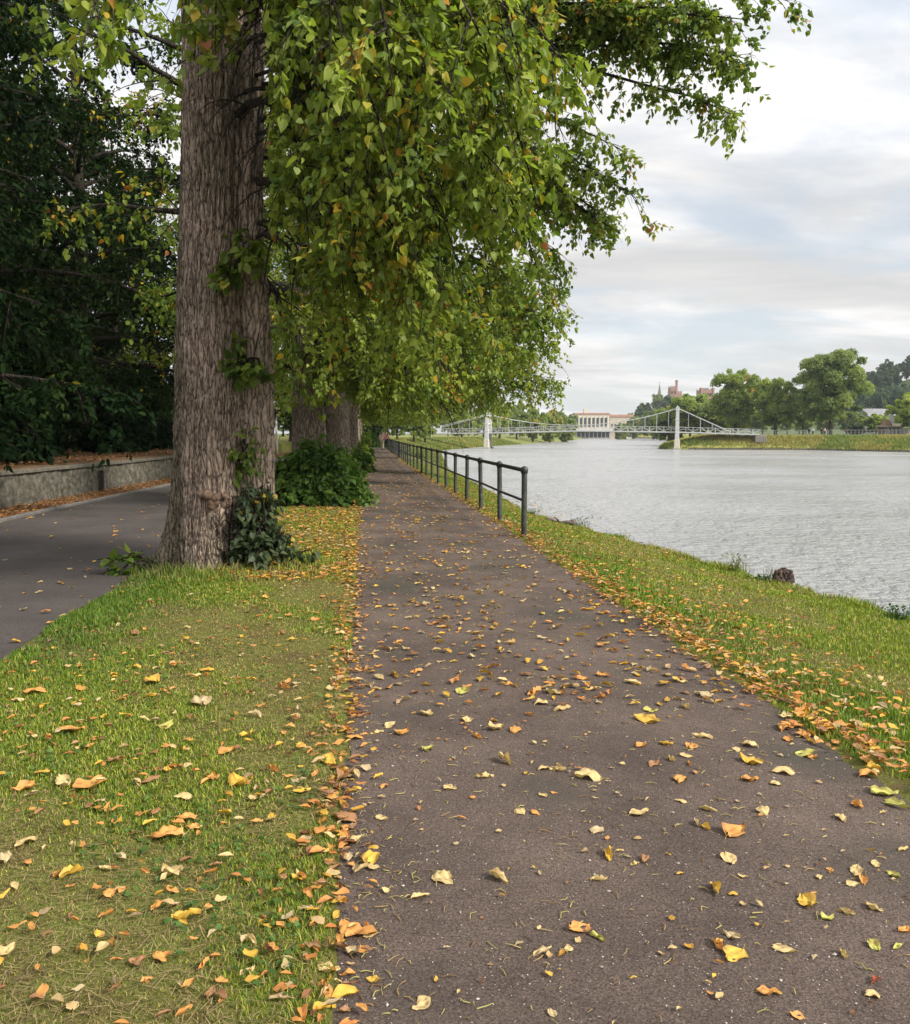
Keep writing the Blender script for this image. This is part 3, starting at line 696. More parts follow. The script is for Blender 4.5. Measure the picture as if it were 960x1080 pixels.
for k, (Y, off, rx, rz, l) in enumerate([(27.6, -.75, .85, 1.0, 'low leafy bush behind the big dense one, at the third lime trunk'), (36.5, -.5, .8, 1.1, 'leafy bush at the foot of the fourth lime, half over the path edge'), (46, -.5, .8, 1.3, 'yellow-green bush farther up the path, under the fifth lime'),
                                 (58, -.5, .9, 1.6, 'tall thin bush beside the narrow far path'), (72, -.5, 1., 1.8, 'farthest roadside bush before the two walkers'), (100, .5, 1.6, 2.6, 'dark bush behind the two walkers')]):
    shrub('leafy_bush', (float(Xl(Y)) + off, Y, 0), rx, rx, rz, 46, .13, .55 if k != 5 else .15, .04, 50 + k, l, 'bush', None, GREENS if k in (2, 3) else BG)

# ------------------------------------------------------------------ dark trees behind the wall on the left
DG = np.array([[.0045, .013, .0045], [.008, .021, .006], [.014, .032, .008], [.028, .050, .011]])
def dark_tree(seed, label, n=54, reach=6.5, low=1.0, z0=1.6, z1=15, bias=.40, size=.125, greens=DG, autumn=.004):
    rng = np.random.default_rng(seed)
    tr = trunk_mesh(rng, np.zeros(3), z1, .34, .1, 28, 30, .4, .02)
    p0, p1, p2, rr = radial_limbs(rng, n, z0, z1, lambda f: reach * (1 - .55 * f ** 1.6), lambda f: -.25 + .9 * f, .25, low=low)
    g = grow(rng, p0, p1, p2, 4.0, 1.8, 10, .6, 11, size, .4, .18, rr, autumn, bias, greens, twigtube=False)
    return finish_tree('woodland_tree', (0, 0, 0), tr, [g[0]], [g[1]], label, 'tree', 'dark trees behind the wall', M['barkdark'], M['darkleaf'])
dA = dark_tree(61, 'dark leafy tree nearest the camera behind the wall, its low boughs over the coping')
dA.location = (-14.0, 17.5, .85)
dB = dark_tree(67, 'dark tree with a straight trunk showing among its leaves, behind the wall', n=40, reach=6, low=2.6, z0=3.6, z1=17, bias=.7, autumn=.03)
dB.location = (-15.2, 26.5, .85); dB.rotation_euler = (0, 0, 1.0)
for k, (x, y, s, src, rz, l) in enumerate([(-21, 24, 1.15, 'A', 1.2, 'tall dark tree in the second rank behind the wall, at the picture edge'), (-20.5, 37, .85, 'A', 2.2, 'broad dark tree farther back behind the wall, left of the trunk gap'), (-25, 35, 1.25, 'A', 3.9, 'tall dark tree deep in the wood'),
                                    (-22.5, 49, .62, 'A', 4.4, 'dark tree closing the back of the wood'), (-31, 50, 1.3, 'A', 5.2, 'large dark tree at the far back of the wood'), (-16, 62, .8, 'B', 1.0, 'roadside tree past the wall, seen left of the near trunk'), (-19, 12.5, 1.1, 'A', 5.0, 'dark tree beside the camera edge of the wood'),
                                    (-28, 76, .6, 'A', .4, 'dark tree at the road end beyond the wood'), (-15.5, 84, .9, 'B', 2.0, 'tree behind the red road sign'), (-44, 70, 1.2, 'A', 1.5, 'tall tree far back behind the wood'), (-13.5, 100, .9, 'A', 2.5, 'dark tree closing the view up the side road'), (-19.5, 35.5, 1.0, 'B', 4.1, 'loose-crowned tree with sky showing through, behind the straight trunked one'), (-22.5, 50, 1.05, 'B', 2.4, 'farther loose-crowned tree with sky glinting through its leaves'), (-14.6, 35, .95, 'B', .3, 'loose tree leaning over the wall end, filling the gap left of the near trunk'), (-17.2, 45, .82, 'B', 5.1, 'smaller loose tree beyond the wall, beside the trunk gap'), (-26, 16, 1.2, 'A', .8, 'tall tree behind the one nearest the camera, mostly hidden'), (-24, 31, 1.2, 'A', 2.9, 'tall dense dark tree behind the straight trunked one'), (-27, 44, 1.2, 'A', 1.9, 'dense dark tree in the third rank of the wood'), (-34, 36, 1.3, 'A', 3.3, 'tall dark tree at the far left of the wood'), (-24, 62, .62, 'A', 5.9, 'dark tree behind the wall end, right of the wood')]):
    copy_tree(dA if src == 'A' else dB, (x, y, .85), rz, s, l)
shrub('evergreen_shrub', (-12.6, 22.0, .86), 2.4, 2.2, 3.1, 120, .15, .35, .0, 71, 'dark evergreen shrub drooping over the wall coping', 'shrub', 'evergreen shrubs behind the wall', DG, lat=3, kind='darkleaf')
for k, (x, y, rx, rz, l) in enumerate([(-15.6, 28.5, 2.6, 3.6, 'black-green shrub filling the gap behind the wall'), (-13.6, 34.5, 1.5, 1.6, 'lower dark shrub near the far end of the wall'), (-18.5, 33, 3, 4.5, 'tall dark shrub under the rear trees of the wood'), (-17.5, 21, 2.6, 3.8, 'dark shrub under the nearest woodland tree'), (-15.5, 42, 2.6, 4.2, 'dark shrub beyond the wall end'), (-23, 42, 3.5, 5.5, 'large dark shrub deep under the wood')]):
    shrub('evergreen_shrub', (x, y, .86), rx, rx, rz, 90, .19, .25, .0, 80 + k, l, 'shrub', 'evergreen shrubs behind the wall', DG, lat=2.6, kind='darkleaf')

# ------------------------------------------------------------------ far crowns: many leaf sprays on uneven lobes
FG = {'green': np.array([[0.084, 0.130, 0.034], [0.132, 0.186, 0.043], [0.180, 0.234, 0.055], [0.228, 0.270, 0.066]]),
      'yellow': np.array([[0.115, 0.177, 0.036], [0.173, 0.239, 0.046], [0.230, 0.288, 0.055], [0.278, 0.318, 0.066]]),
      'dark': np.array([[0.036, 0.066, 0.036], [0.054, 0.094, 0.048], [0.072, 0.118, 0.055], [0.096, 0.144, 0.062]]),
      'bright': np.array([[0.156, 0.228, 0.036], [0.228, 0.312, 0.048], [0.300, 0.372, 0.066], [0.360, 0.408, 0.084]])}
def lobe_tree(seed, h, w, greens, nleaf, size, trunk=True, skirt=.12, autumn=.04, nl=34, conical=0.0):
    rng = np.random.default_rng(seed); nl = int(nl * 3.2); nleaf = int(nleaf * 2.4); size = size * .62
    c0 = np.array([0, 0, h * (.5 + skirt * .5)]); ra = np.array([w / 2, w / 2, h * (1 - skirt) / 2])
    d = nrm(rng.normal(0, 1, (nl, 3))); q = rng.uniform(.30, .90, (nl, 1))
    ctr = d * q; ctr[:, :2] *= (1 - conical * np.clip(ctr[:, 2:3], -.2, 1))
    rl = rng.uniform(.08, .22, nl)
    li = rng.choice(nl, nleaf, p=rl ** 2 / (rl ** 2).sum())
    dd = nrm(rng.normal(0, 1, (nleaf, 3))); dd[:, 2] = np.where(dd[:, 2] < -.4, -dd[:, 2], dd[:, 2])
    rad = rng.uniform(.35, 1.18, (nleaf, 1)) ** .7
    p = ctr[li] + dd * rl[li][:, None] * rad
    pos = c0 + p * ra
    pos[:, 2] = np.maximum(pos[:, 2], h * skirt * .5 * rng.uniform(.6, 1.6, nleaf))
    nor = nrm(dd + UP * .2 + rng.normal(0, .55, (nleaf, 3))); tip = nrm(np.cross(nor, rng.normal(0, 1, (nleaf, 3))) - UP * .35)
    C = leaf_cols(rng, nleaf, li, nl, autumn, .5, greens)
    V, F = quad_verts(pos, tip, nor, size * rng.uniform(.6, 1.3, nleaf))
    tr = None; pb = []
    if trunk:
        tr = trunk_mesh(rng, np.zeros(3), h * .8, h * .025, h * .006, 12, 14, .4, .0)
        p0, p1, p2, rr = radial_limbs(rng, 12, h * .18, h * .7, lambda f: w * (.42 - .2 * f), lambda f: .5 + .5 * f, .1)
        tt = np.linspace(0, 1, 7); pl = bez(p0[:, None], p1[:, None], p2[:, None], tt[None].repeat(12, 0))
        pb = [tubes(pl, (h * .009) * (1 - tt[None]).repeat(12, 0) + .02, 5)]
    return tr, pb, (V, F, C.repeat(4, 0))
def far_tree(name, loc, spec, label, cat='tree', group=None):
    tr, pb, lv = spec
    return finish_tree(name, loc, tr, pb, [lv], label, cat, group, M['barkdark'], M['leaf'])
def at(px, py_base, Y):
    p = P(px, py_base, Y); return p
def hz(px, Y):      # ground point under a picture column at a depth
    x = P(px, 457, Y)[0]; return np.array([x, Y, float(H(x, Y))])
def top(py, px, Y): return P(px, py, Y)[2]
def ft(px, pytop, wpx, Y, key, seed, nleaf, label, group, size=None, conical=0., autumn=.015, name='riverside_tree', skirt=.10):
    b = hz(px, Y); h = top(pytop, px, Y) - b[2]; w = wpx / 924 * Y
    return far_tree(name, b, lobe_tree(seed, h, w, FG[key], nleaf, size or Y * .0026, True, skirt, autumn, 40, conical), label, 'tree', group)
RB = 'trees on the far bank'
ft(876, 366, 88, 216, 'green', 101, 26000, 'tallest broad green tree on the far bank, people gathered below', RB, autumn=.0, skirt=.04)
ft(818, 393, 52, 226, 'yellow', 102, 12000, 'smaller yellow-green tree left of the tallest one on the far bank', RB, skirt=.04)
ft(776, 386, 62, 236, 'yellow', 103, 14000, 'round-topped olive tree right of the bridge end on the far bank', RB, skirt=.04)
ft(728, 414, 66, 262, 'yellow', 104, 13000, 'low spreading yellow-green tree behind the right bridge tower', RB)
ft(706, 428, 44, 270, 'green', 105, 8000, 'small green tree just left of the right bridge tower', RB)
ft(756, 420, 52, 255, 'green', 106, 8000, 'small green tree behind the bridge end, under the castle', RB)
ft(847, 412, 40, 250, 'green', 112, 8000, 'green tree filling the gap left of the tallest one', RB)
ft(962, 412, 54, 210, 'bright', 107, 12000, 'bright lime-green tree cut by the picture edge', RB)
ft(924, 436, 30, 224, 'yellow', 108, 4500, 'low rounded yellow bush-like tree between hut and tallest tree', RB, skirt=.04)
ft(902, 446, 26, 222, 'dark', 113, 3500, 'low dark shrubby tree at the right foot of the tallest one', RB, skirt=.02)
BT = 'trees behind the bridge'
for k, (px, pt, w, Y, key, l) in enumerate([(527, 420, 30, 300, 'yellow', 'yellow-green tree just right of the left bridge tower'), (545, 425, 30, 320, 'green', 'green tree behind the left half of the bridge'), (562, 428, 32, 330, 'yellow', 'brownish tree under the hanging lime sprays behind the bridge'), (580, 432, 30, 345, 'yellow', 'olive tree left of the small round one by the hall'),
                                 (597, 437, 26, 365, 'green', 'small round green tree beside the wide pale hall'), (510, 428, 36, 285, 'yellow', 'yellow tree behind the left bridge tower'), (487, 432, 40, 270, 'yellow', 'bright yellow-green tree left of the bridge tower'), (655, 446, 16, 520, 'green', 'small dark tree in front of the right end of the hall'),
                                 (668, 438, 18, 560, 'green', 'pale green tree under the dark domed one'), (680, 424, 26, 640, 'dark', 'dark domed tree left of the church spire'), (690, 430, 34, 520, 'green', 'grey-green tree below the church spire'), (704, 416, 20, 660, 'dark', 'dark conifer right of the church spire'), (712, 424, 40, 430, 'yellow', 'yellow-green tree below the castle turret'), (738, 420, 50, 420, 'yellow', 'yellow-green tree below the red castle block')]):
    ft(px, pt, w, Y, key, 120 + k, 5200, l, BT, autumn=.12 if key == 'yellow' else .03, skirt=.03)
# wooded hill on the right: a few builds, copied
hill = [lobe_tree(150 + k, 17, 13, FG['dark'], 3200, 1.0, True, .06, .01, 30) for k in range(3)]
HT = 'trees on the wooded hill'
protos = []
hl = ['dark tree on the skyline of the wooded hill', 'blue-green tree on the wooded hill slope', 'dark tree low on the wooded hill above the houses']
rg = np.random.default_rng(77); cnt = 0
spots = []
for row, (Y, n, x0, x1) in enumerate([(430, 11, 190, 265), (465, 12, 205, 300), (500, 12, 222, 325), (540, 11, 240, 345), (580, 9, 262, 370)]):
    for i in range(n): spots.append((x0 + (x1 - x0) * (i + rg.uniform(.1, .9)) / n, Y + rg.uniform(-12, 12), row))
for i, (x, y, row) in enumerate(spots):
    s = rg.uniform(.75, 1.15); loc = (x, y, float(H(x, y)) - .3)
    l = 'dark blue-green tree among many on the wooded hill behind the far bank'
    if i < 3:
        t = far_tree('hill_tree', loc, hill[i], l, 'tree', HT); t.scale = (s, s, s); protos.append(t)
    else: copy_tree(protos[i % 3], loc, rg.uniform(0, 6), s, l)
# backdrop trees along the far river edge between hall and hill, and behind near-bank limes
FT = 'far trees along the skyline'
f0 = far_tree('skyline_tree', (0, 0, 0), lobe_tree(170, 14, 12, FG['green'], 2600, .9, True, .05, .05, 26), 'green tree in the low far treeline behind the river bend', 'tree', FT)
sp = [(470 + i * 11 + rg.uniform(-3, 3), 470 + rg.uniform(-30, 60), 1) for i in range(13)] + [(745 + i * 12 + rg.uniform(-4, 4), 330 + rg.uniform(-20, 60), .8) for i in range(14)] + [(665 + i * 14, 720 + rg.uniform(-30, 60), 1.1) for i in range(6)] + [(150 + i * 15 + rg.uniform(-4, 4), 190 + rg.uniform(-30, 40), .7) for i in range(21)]
for i, (px, Y, s) in enumerate(sp):
    b = hz(px, Y)
    s *= rg.uniform(.75, 1.1)
    if i == 0: f0.location = [float(v) for v in b]; f0.scale = (s, s, s)
    else: copy_tree(f0, b, rg.uniform(0, 6), s)
# ------------------------------------------------------------------ retaining wall along the side road
def wall():
    rng = np.random.default_rng(5)
    Ys = np.arange(-6, 64, .12); x = Xl(Ys) + Uw(Ys)
    prof = [(0, -.15), (.0, .0), (.0, .2), (-.005, .4), (-.01, .6), (-.012, .70), (-.40, .70), (-.40, -.15)]
    V = np.stack([np.stack([x + a, Ys, np.full_like(Ys, z)], -1) for a, z in prof], 1)
    V[:, 1:6, 0] += rng.normal(0, .006, (len(Ys), 5)) + (.012 * np.sin(Ys * 3.1) + .01 * np.sin(Ys * 7.7))[:, None]
    n = len(prof); i = np.arange(len(Ys) - 1)[:, None] * n + np.arange(n - 1)[None]
    F = np.stack([i, i + n, i + n + 1, i + 1], -1).reshape(-1, 4)
    root = empty('stone_wall', (float(x[50]), 0, 0), 'low grey weathered retaining wall along the far side of the side road', 'wall')
    o = np.array(root.location)
    mk('wall_face', V.reshape(-1, 3), F, M['stone'], root, org=o, smooth=False)
    mb = MB(); y = -6.0
    while y < 63:
        L = rng.uniform(.9, 1.4); yc = y + L / 2; xx = float(Xl(yc) + Uw(yc)); sl = math.atan2(float(Xl(y + L) + Uw(y + L) - Xl(y) - Uw(y)), L)
        mb.box((xx - .19 + rng.normal(0, .006), yc, .745 + rng.normal(0, .005)), (.47, L - .012, .09), rz=-sl, bev=.012); y += L
    mb.build('coping', M['coping'], root, org=o)
    p = G(122, 517, 0.0); yy = p[1]; yy = 24.2
    xx = float(Xl(yy) + Uw(yy))
    r = empty('slot_block', (xx + .09, yy, 0), 'dark block standing in for the shaded slot in the grey road wall', 'post')
    q = MB(); q.box((0, 0, .26), (.11, .09, .56), bev=.012); q.build('shaft', M['dark'], r)  # added dark block gives the wall slot its shade; no post stands here
    q = MB(); q.box((0, 0, .56), (.14, .12, .04), bev=.01); q.build('cap', M['metal'], r)
wall()

# ------------------------------------------------------------------ railing
def railing():
    rng = np.random.default_rng(9)
    y0 = 13.4; xr = lambda y: Xl(y) + Wp(y) + .10
    root = empty('metal_railing', (float(xr(y0)), y0, 0), 'long black tubular railing with grey posts between path and river bank', 'railing')
    o = np.array(root.location); y = y0; k = 0; ys = []
    while y < 91:
        ys.append(y); y += 2.42
    for k, y in enumerate(ys):
        x = float(xr(y)); lx, ly = rng.normal(0, .012, 2) if k else (0, 0)
        zb = float(H(x, y)) - .12
        mb = MB(); n = 12; mb.tube([(x, y, zb), (x + lx * .5, y + ly * .5, .5), (x + lx, y + ly, 1.035)], .044, 12)
        mb.tube([(x, y, zb + .1), (x, y, .03), (x, y, .045)], [.062, .058, .046], 12)
        mb.build('post', M['postpaint'], root, org=o, smooth=False)
        q = MB(); q.tube([(x + lx, y + ly, z) for z in (.985, .995, 1.055, 1.085, 1.10)], [.046, .056, .056, .045, .015], 12); q.build('post_cap', M['metal'], root, org=o, smooth=True)
    yy = np.array(ys); pts = np.stack([xr(yy), yy, 1.035 + rng.normal(0, .004, len(yy))], -1)
    mb = MB(); mb.tube(pts, .033, 12); mb.build('top_rail', M['metal'], root, org=o, smooth=True)
    pts = np.stack([xr(yy), yy, .56 + rng.normal(0, .004, len(yy))], -1)
    mb = MB(); mb.tube(pts, .021, 10); mb.build('middle_rail', M['metal'], root, org=o, smooth=True)
railing()

# ------------------------------------------------------------------ road signs behind the near trunk
def signs():
    b = hz(291, 70.0)
    x, y, z = P(292, 476, 66.0); z = float(H(x, y))
    r = empty('lamp_post', (x, y, z), 'slim white pole beside the side road, seen right of the near trunk', 'pole')
    h = P(291, 432, 66)[2] - z
    q = MB(); q.tube([(0, 0, -.1), (0, 0, .9), (0, 0, h)], [.10, .085, .06], 10); q.build('shaft', M['signwhite'], r, smooth=True)
    q = MB(); q.tube([(0, 0, h), (0, 0, h + .06), (0, 0, h + .1)], [.07, .07, .02], 10); q.build('cap', M['grey'], r, smooth=True)
    x, y, z = P(287, 465, 62.0); z = float(H(x, y))
    r = empty('road_sign', (x, y, z), 'round red road sign with pale plates on a thin grey pole', 'sign')
    h1 = P(287, 449, 62)[2] - z; s = 62 / 924
    q = MB(); q.tube([(0, 0, -.1), (0, 0, h1 + 12 * s)], .045, 8); q.build('pole', M['grey'], r, smooth=True)
    an = np.linspace(0, 2 * np.pi, 28, endpoint=False)
    def disc(name, rad, cz, y0, y1, m, par):
        V = np.concatenate([np.stack([rad * np.cos(an), np.full(28, yy), cz + rad * np.sin(an)], -1) for yy in (y0, y1)])
        F = [tuple(range(28)), tuple(range(55, 27, -1))] + [(i, i + 28, (i + 1) % 28 + 28, (i + 1) % 28) for i in range(28)]
        mb = MB(); mb.add(V, F); return mb.build(name, m, par)
    d = disc('red_disc', 3.0 * s, h1 + 3 * s, -.07, -.05, M['red'], r)
    q = MB(); q.box((0, -.076, h1 + 3 * s), (3.6 * s, .006, 1.0 * s), bev=.002); q.build('white_bar', M['signwhite'], d)
    q = MB(); q.box((0, -.06, h1 - 2 * s), (4.2 * s, .02, 3.4 * s), bev=.005); q.build('lower_plate', M['signwhite'], r)
    q = MB(); q.box((.3 * s, -.06, h1 + 9 * s), (4.6 * s, .02, 4.2 * s), bev=.005); q.build('upper_plate', M['grey'], r)
signs()

# ------------------------------------------------------------------ suspension footbridge
def bridge():
    A = P(515, 473, 209.0); A[2] = WATER_Z; Bp = P(714, 470, 198.3); Bp[2] = -1.6
    zt = [P(515, 437, 209)[2], P(714, 430.5, 198.3)[2]]
    root = empty('suspension_footbridge', A, 'white suspension footbridge with two towers across the river', 'bridge')
    o = np.array(root.location)
    d = (Bp - A); d[2] = 0; span = np.linalg.norm(d); d /= span; nrm_ = np.array([-d[1], d[0], 0]); rz = math.atan2(d[1], d[0])
    W = 1.5
    deckz = lambda s: np.interp(s, [-30, 0, span / 2, span, span + 26], [1.45, 1.75, 2.25, 1.95, 1.15])
    pt = lambda s, w, z: A * [1, 1, 0] + d * s + nrm_ * w + UP * z
    s0, s1 = -17.0, span + 19.0
    for tI, (s, b0, t) in enumerate([(0, WATER_Z - .6, zt[0]), (span, -2.2, zt[1])]):
        q = MB()
        for w in (-W - .35, W + .35):
            c = pt(s, w, (b0 + 2.6 + t) / 2); c[2] = (.2 + t) / 2
            q.box(c, (.95, .7, t - .2), rz, taper=.72, bev=.06)
            for f in (.33, .62, .93): 
                c2 = pt(s, w, .2 + (t - .2) * f); q.box(c2, (1.05 - .2 * f, .8 - .15 * f, .18), rz, bev=.03)
            c3 = pt(s, w, t + .12); q.box(c3, (.8, .6, .22), rz, bev=.05)
            c4 = pt(s, w, t + .42); q.box(c4, (.35, .3, .4), rz, taper=.15)
        tw = q.build('tower', M['white'], root, org=o)
        q = MB()
        for f in (.62, .93): q.box(pt(s, 0, .2 + (t - .2) * f), (.35, 2 * W + .3, .4), rz, bev=.04)
        q.box(pt(s, 0, 1.35), (.5, 2 * W + .3, .35), rz, bev=.04)
        q.build('cross_beam', M['white'], tw, org=o)
        q = MB()
        for w in (-W - .35, W + .35): q.box(pt(s, w, (b0 + .2) / 2), (1.35, 1.15, .2 - b0), rz, taper=.85, bev=.08)
        q.build('footing', M['plinth'], tw, org=o)
        q = MB()
        for w in (-W - .35, W + .35): q.box(pt(s, w, WATER_Z + .1), (1.75, 1.5, .5), rz, taper=.92, bev=.08)
        q.build('waterline_collar', M['grime'], tw, org=o)
    # deck
    S = np.arange(s0, s1, 1.0)
    V = np.stack([np.stack([pt(s, w, deckz(s) + dz) for w, dz in ((-W, 0), (W, 0), (W, -.30), (-W, -.30))]) for s in S])
    n = 4; i = np.arange(len(S) - 1)[:, None] * n + np.arange(4)[None]; j = np.arange(len(S) - 1)[:, None] * n + (np.arange(4)[None] + 1) % 4
    F = np.stack([i, j, j + n, i + n], -1).reshape(-1, 4)
    mk('deck', V.reshape(-1, 3), F, M['grime'], root, org=o, smooth=False)
    for w in (-W - .06, W + .06):
        q = MB()
        for dz, th in ((1.05, .075), (.52, .04), (-.08, .26)):
            P_ = np.array([pt(s, w, deckz(s) + dz) for s in np.arange(s0, s1, 2.)])
            for a, b in zip(P_[:-1], P_[1:]):
                m_ = (a + b) / 2; L = np.linalg.norm(b - a); q.box(m_, (L + .02, .10, th), rz)
        S2 = np.arange(s0, s1 - 1.6, 1.6)
        for k, s in enumerate(S2):
            a, b = pt(s, w, deckz(s) + .05), pt(s + 1.6, w, deckz(s + 1.6) + 1.1)
            if k % 2: a[2], b[2] = deckz(s) + 1.1, deckz(s + 1.6) + .05
            q.tube([a, b], .03, 4)
            q.box(pt(s, w, deckz(s) + .55), (.08, .08, 1.15), rz)
        q.build('lattice_parapet', M['white'], root, org=o)
    q = MB(); q.box(pt(s1 - 1.2, 0, .3), (2.4, 3.6, 1.5), rz, bev=.1); q.build('abutment', M['sandgrey'], root, org=o)
    # cables
    def cz(s):
        if s < 0: return np.interp(s, [-16.5, 0], [1.9, zt[0]])
        if s > span: return np.interp(s, [span, span + 11.5], [zt[1], 1.9])
        lowz = deckz(span * .47) + 1.25; c = span * .47
        return lowz + (zt[0] - lowz) * ((c - s) / c) ** 2 if s < c else lowz + (zt[1] - lowz) * ((s - c) / (span - c)) ** 2
    for w in (-W - .2, W + .2):
        S3 = np.concatenate([np.linspace(-16.5, 0, 9)[:-1], np.linspace(0, span, 33), np.linspace(span, span + 11.5, 9)[1:]])
        q = MB(); q.tube([pt(s, w, cz(s)) for s in S3], .06, 6); q.build('main_cable', M['white'], root, org=o, smooth=True)
        for s in list(np.arange(-12, -1, 2.6)) + list(np.arange(2.6, span - 1, 2.6)) + list(np.arange(span + 2.4, span + 11, 2.6)):
            if cz(s) - deckz(s) < 1.4: continue
            q = MB(); q.tube([pt(s, w, cz(s)), pt(s, w, deckz(s) + 1.1)], .032, 5); q.build('hanger', M['white'], root, org=o)
    return
bridge()

# ------------------------------------------------------------------ buildings
def hall():
    Y = 610.0; x0 = P(606, 457, Y)[0]; x1 = P(668, 457, Y)[0]; w = x1 - x0; b = float(H((x0 + x1) / 2, Y)); h = P(620, 435.5, Y)[2] - b
    root = empty('long_hall', ((x0 + x1) / 2, Y, b), 'wide pale flat-roofed hall behind the bridge', 'building'); o = np.array(root.location)
    q = MB(); q.box((-w * .2, 6, h * .47), (w * .58, 12, h * .94)); q.build('pale_wing', M['cream'], root)
    q = MB(); q.box((w * .30, 7, h * .43), (w * .40, 12, h * .86)); q.build('buff_wing', M['buff'], root)
    q = MB(); q.box((-w * .2, 6, h * .97), (w * .60, 12.8, h * .07), bev=.1); q.build('roof', M['roofbrown'], root)
    q = MB(); q.box((w * .30, 7, h * .90), (w * .42, 12.8, h * .09), bev=.1); q.build('roof', M['roofbrown'], root)
    q = MB(); q.box((-w * .30, 5, h * 1.06), (w * .06, 4, h * .18)); q.build('roof_turret', M['cream'], root)
    for k in range(8):
        xx = -w * .46 + k * w * .07
        q = MB(); q.box((xx, -.02, h * .66), (w * .036, .3, h * .34)); win = q.build('window', M['glass'], root)
        q = MB(); q.box((xx + w * .035, -.12, h * .66), (w * .014, .45, h * .46)); q.build('window_pier', M['cream'], root)
    for k in range(6):
        q = MB(); q.box((w * .14 + k * w * .06, .98, h * .55), (w * .03, .2, h * .10)); q.build('window', M['glass'], root)
    q = MB(); q.box((-w * .18, -1.6, h * .38), (w * .62, 3.6, h * .09), bev=.1); q.build('canopy', M['white'], root)
    q = MB(); q.box((-w * .18, -.05, h * .22), (w * .56, .4, h * .20)); q.build('shopfront', M['glass'], root)
    for k in range(9):
        q = MB(); q.box((-w * .46 + k * w * .07, -.35, h * .17), (w * .010, .3, h * .34)); q.build('column', M['white'], root)
hall()
def spire():
    Y = 800.0; x, _, zt = P(696, 404, Y); b = float(H(x, Y)); zs = P(696, 426, Y)[2]
    root = empty('church_spire', (x, Y, b), 'slender grey stone church spire above the trees', 'church')
    w = 6.2; H1 = zs - b
    q = MB(); q.box((0, 0, H1 / 2), (w, w, H1)); q.build('tower', M['sandgrey'], root)
    oc = [(w * .47 * math.cos(a), w * .47 * math.sin(a)) for a in np.arange(8) * math.pi / 4 + math.pi / 8]
    q = MB(); q.prism(oc, H1, zt - b, .02); q.build('spire', M['sandgrey'], root)
    for sx in (-1, 1):
        for sy in (-1, 1):
            q = MB(); q.box((sx * w * .42, sy * w * .42, H1 + 1.2), (1.1, 1.1, 2.6)); q.prism([(sx * w * .42 + a * .6, sy * w * .42 + c * .6) for a, c in ((-1, -1), (1, -1), (1, 1), (-1, 1))], H1 + 2.5, H1 + 6, .02); q.build('pinnacle', M['sandgrey'], root)
    for f in (.55, .8):
        q = MB(); q.box((0, -w / 2 - .02, H1 * f), (1.5, .25, H1 * .12)); q.build('belfry_window', M['dark'], root)
    q = MB(); q.tube([(0, 0, zt - b - .3), (0, 0, zt - b + 1.6)], .12, 5); q.build('finial', M['dark'], root)
spire()
def castle():
    Y = 730.0; s = Y / 924
    x, _, z = P(711, 457, Y); b = float(H(x, Y)) - 2
    root = empty('castle_tower', (x, Y, b), 'red sandstone castle block with a tall thin turret', 'castle')
    def crenel(q, cx, cy, w, d, z, n, t=.9):
        for k in range(n):
            xx = cx - w / 2 + w * (k + .5) / n
            if k % 2 == 0:
                q.box((xx, cy - d / 2 + t / 2, z + .6), (w / n, t, 1.2)); q.box((xx, cy + d / 2 - t / 2, z + .6), (w / n, t, 1.2))
    zt = P(711, 414, Y)[2] - b
    q = MB(); q.box((0, 0, zt / 2), (12 * s, 9, zt)); crenel(q, 0, 0, 12 * s, 9, zt, 9); q.build('keep', M['sandred'], root)
    q = MB(); z2 = P(711, 409, Y)[2] - b; q.box((-2.8 * s, -.6, z2 / 2), (6.5 * s, 8, z2)); crenel(q, -2.8 * s, -.6, 6.5 * s, 8, z2, 7); q.build('square_tower', M['sandred'], root)
    z3 = P(711, 401, Y)[2] - b
    q = MB(); q.tube([(1.6 * s, 0, z2 * .7), (1.6 * s, 0, z3 - 1), (1.6 * s, 0, z3 - .9), (1.6 * s, 0, z3)], [1.35 * s, 1.25 * s, 1.55 * s, 1.55 * s], 10); q.build('turret', M['sandred'], root)
    for k in (-1, 1):
        q = MB(); q.box((-2.8 * s + k * 1.6 * s, -4.65, z2 - 4), (1.0, .2, 2.4)); q.build('window', M['dark'], root)
    x, _, z = P(743, 457, Y); b = float(H(x, Y)) - 2
    root = empty('castle_block', (x, Y, b), 'broad red sandstone castle block, right of the turret', 'castle')
    zt = P(743, 412, Y)[2] - b
    q = MB(); q.box((0, 0, zt / 2), (15 * s, 11, zt)); crenel(q, 0, 0, 15 * s, 11, zt, 11); q.build('main_wall', M['sandred'], root)
    z2 = P(743, 409.5, Y)[2] - b
    for k, (dx, r) in enumerate(((-6.3 * s, 1.6 * s), (6.3 * s, 1.6 * s))):
        q = MB(); q.tube([(dx, -4.8, 0), (dx, -4.8, z2 - .8), (dx, -4.8, z2 - .7), (dx, -4.8, z2)], [r, r, r * 1.12, r * 1.12], 14); q.build('corner_tower', M['sandred'], root)
    q = MB(); q.box((-1 * s, 1, zt + .9), (7 * s, 6, 2.2)); q.build('roof', M['slate'], root)
    for k in range(4):
        for zz in (3.5, 8):
            q = MB(); q.box(((-3.6 + 2.4 * k) * s, -5.62, zt - zz), (1.3, .2, 2.4)); q.build('window', M['dark'], root)
castle()
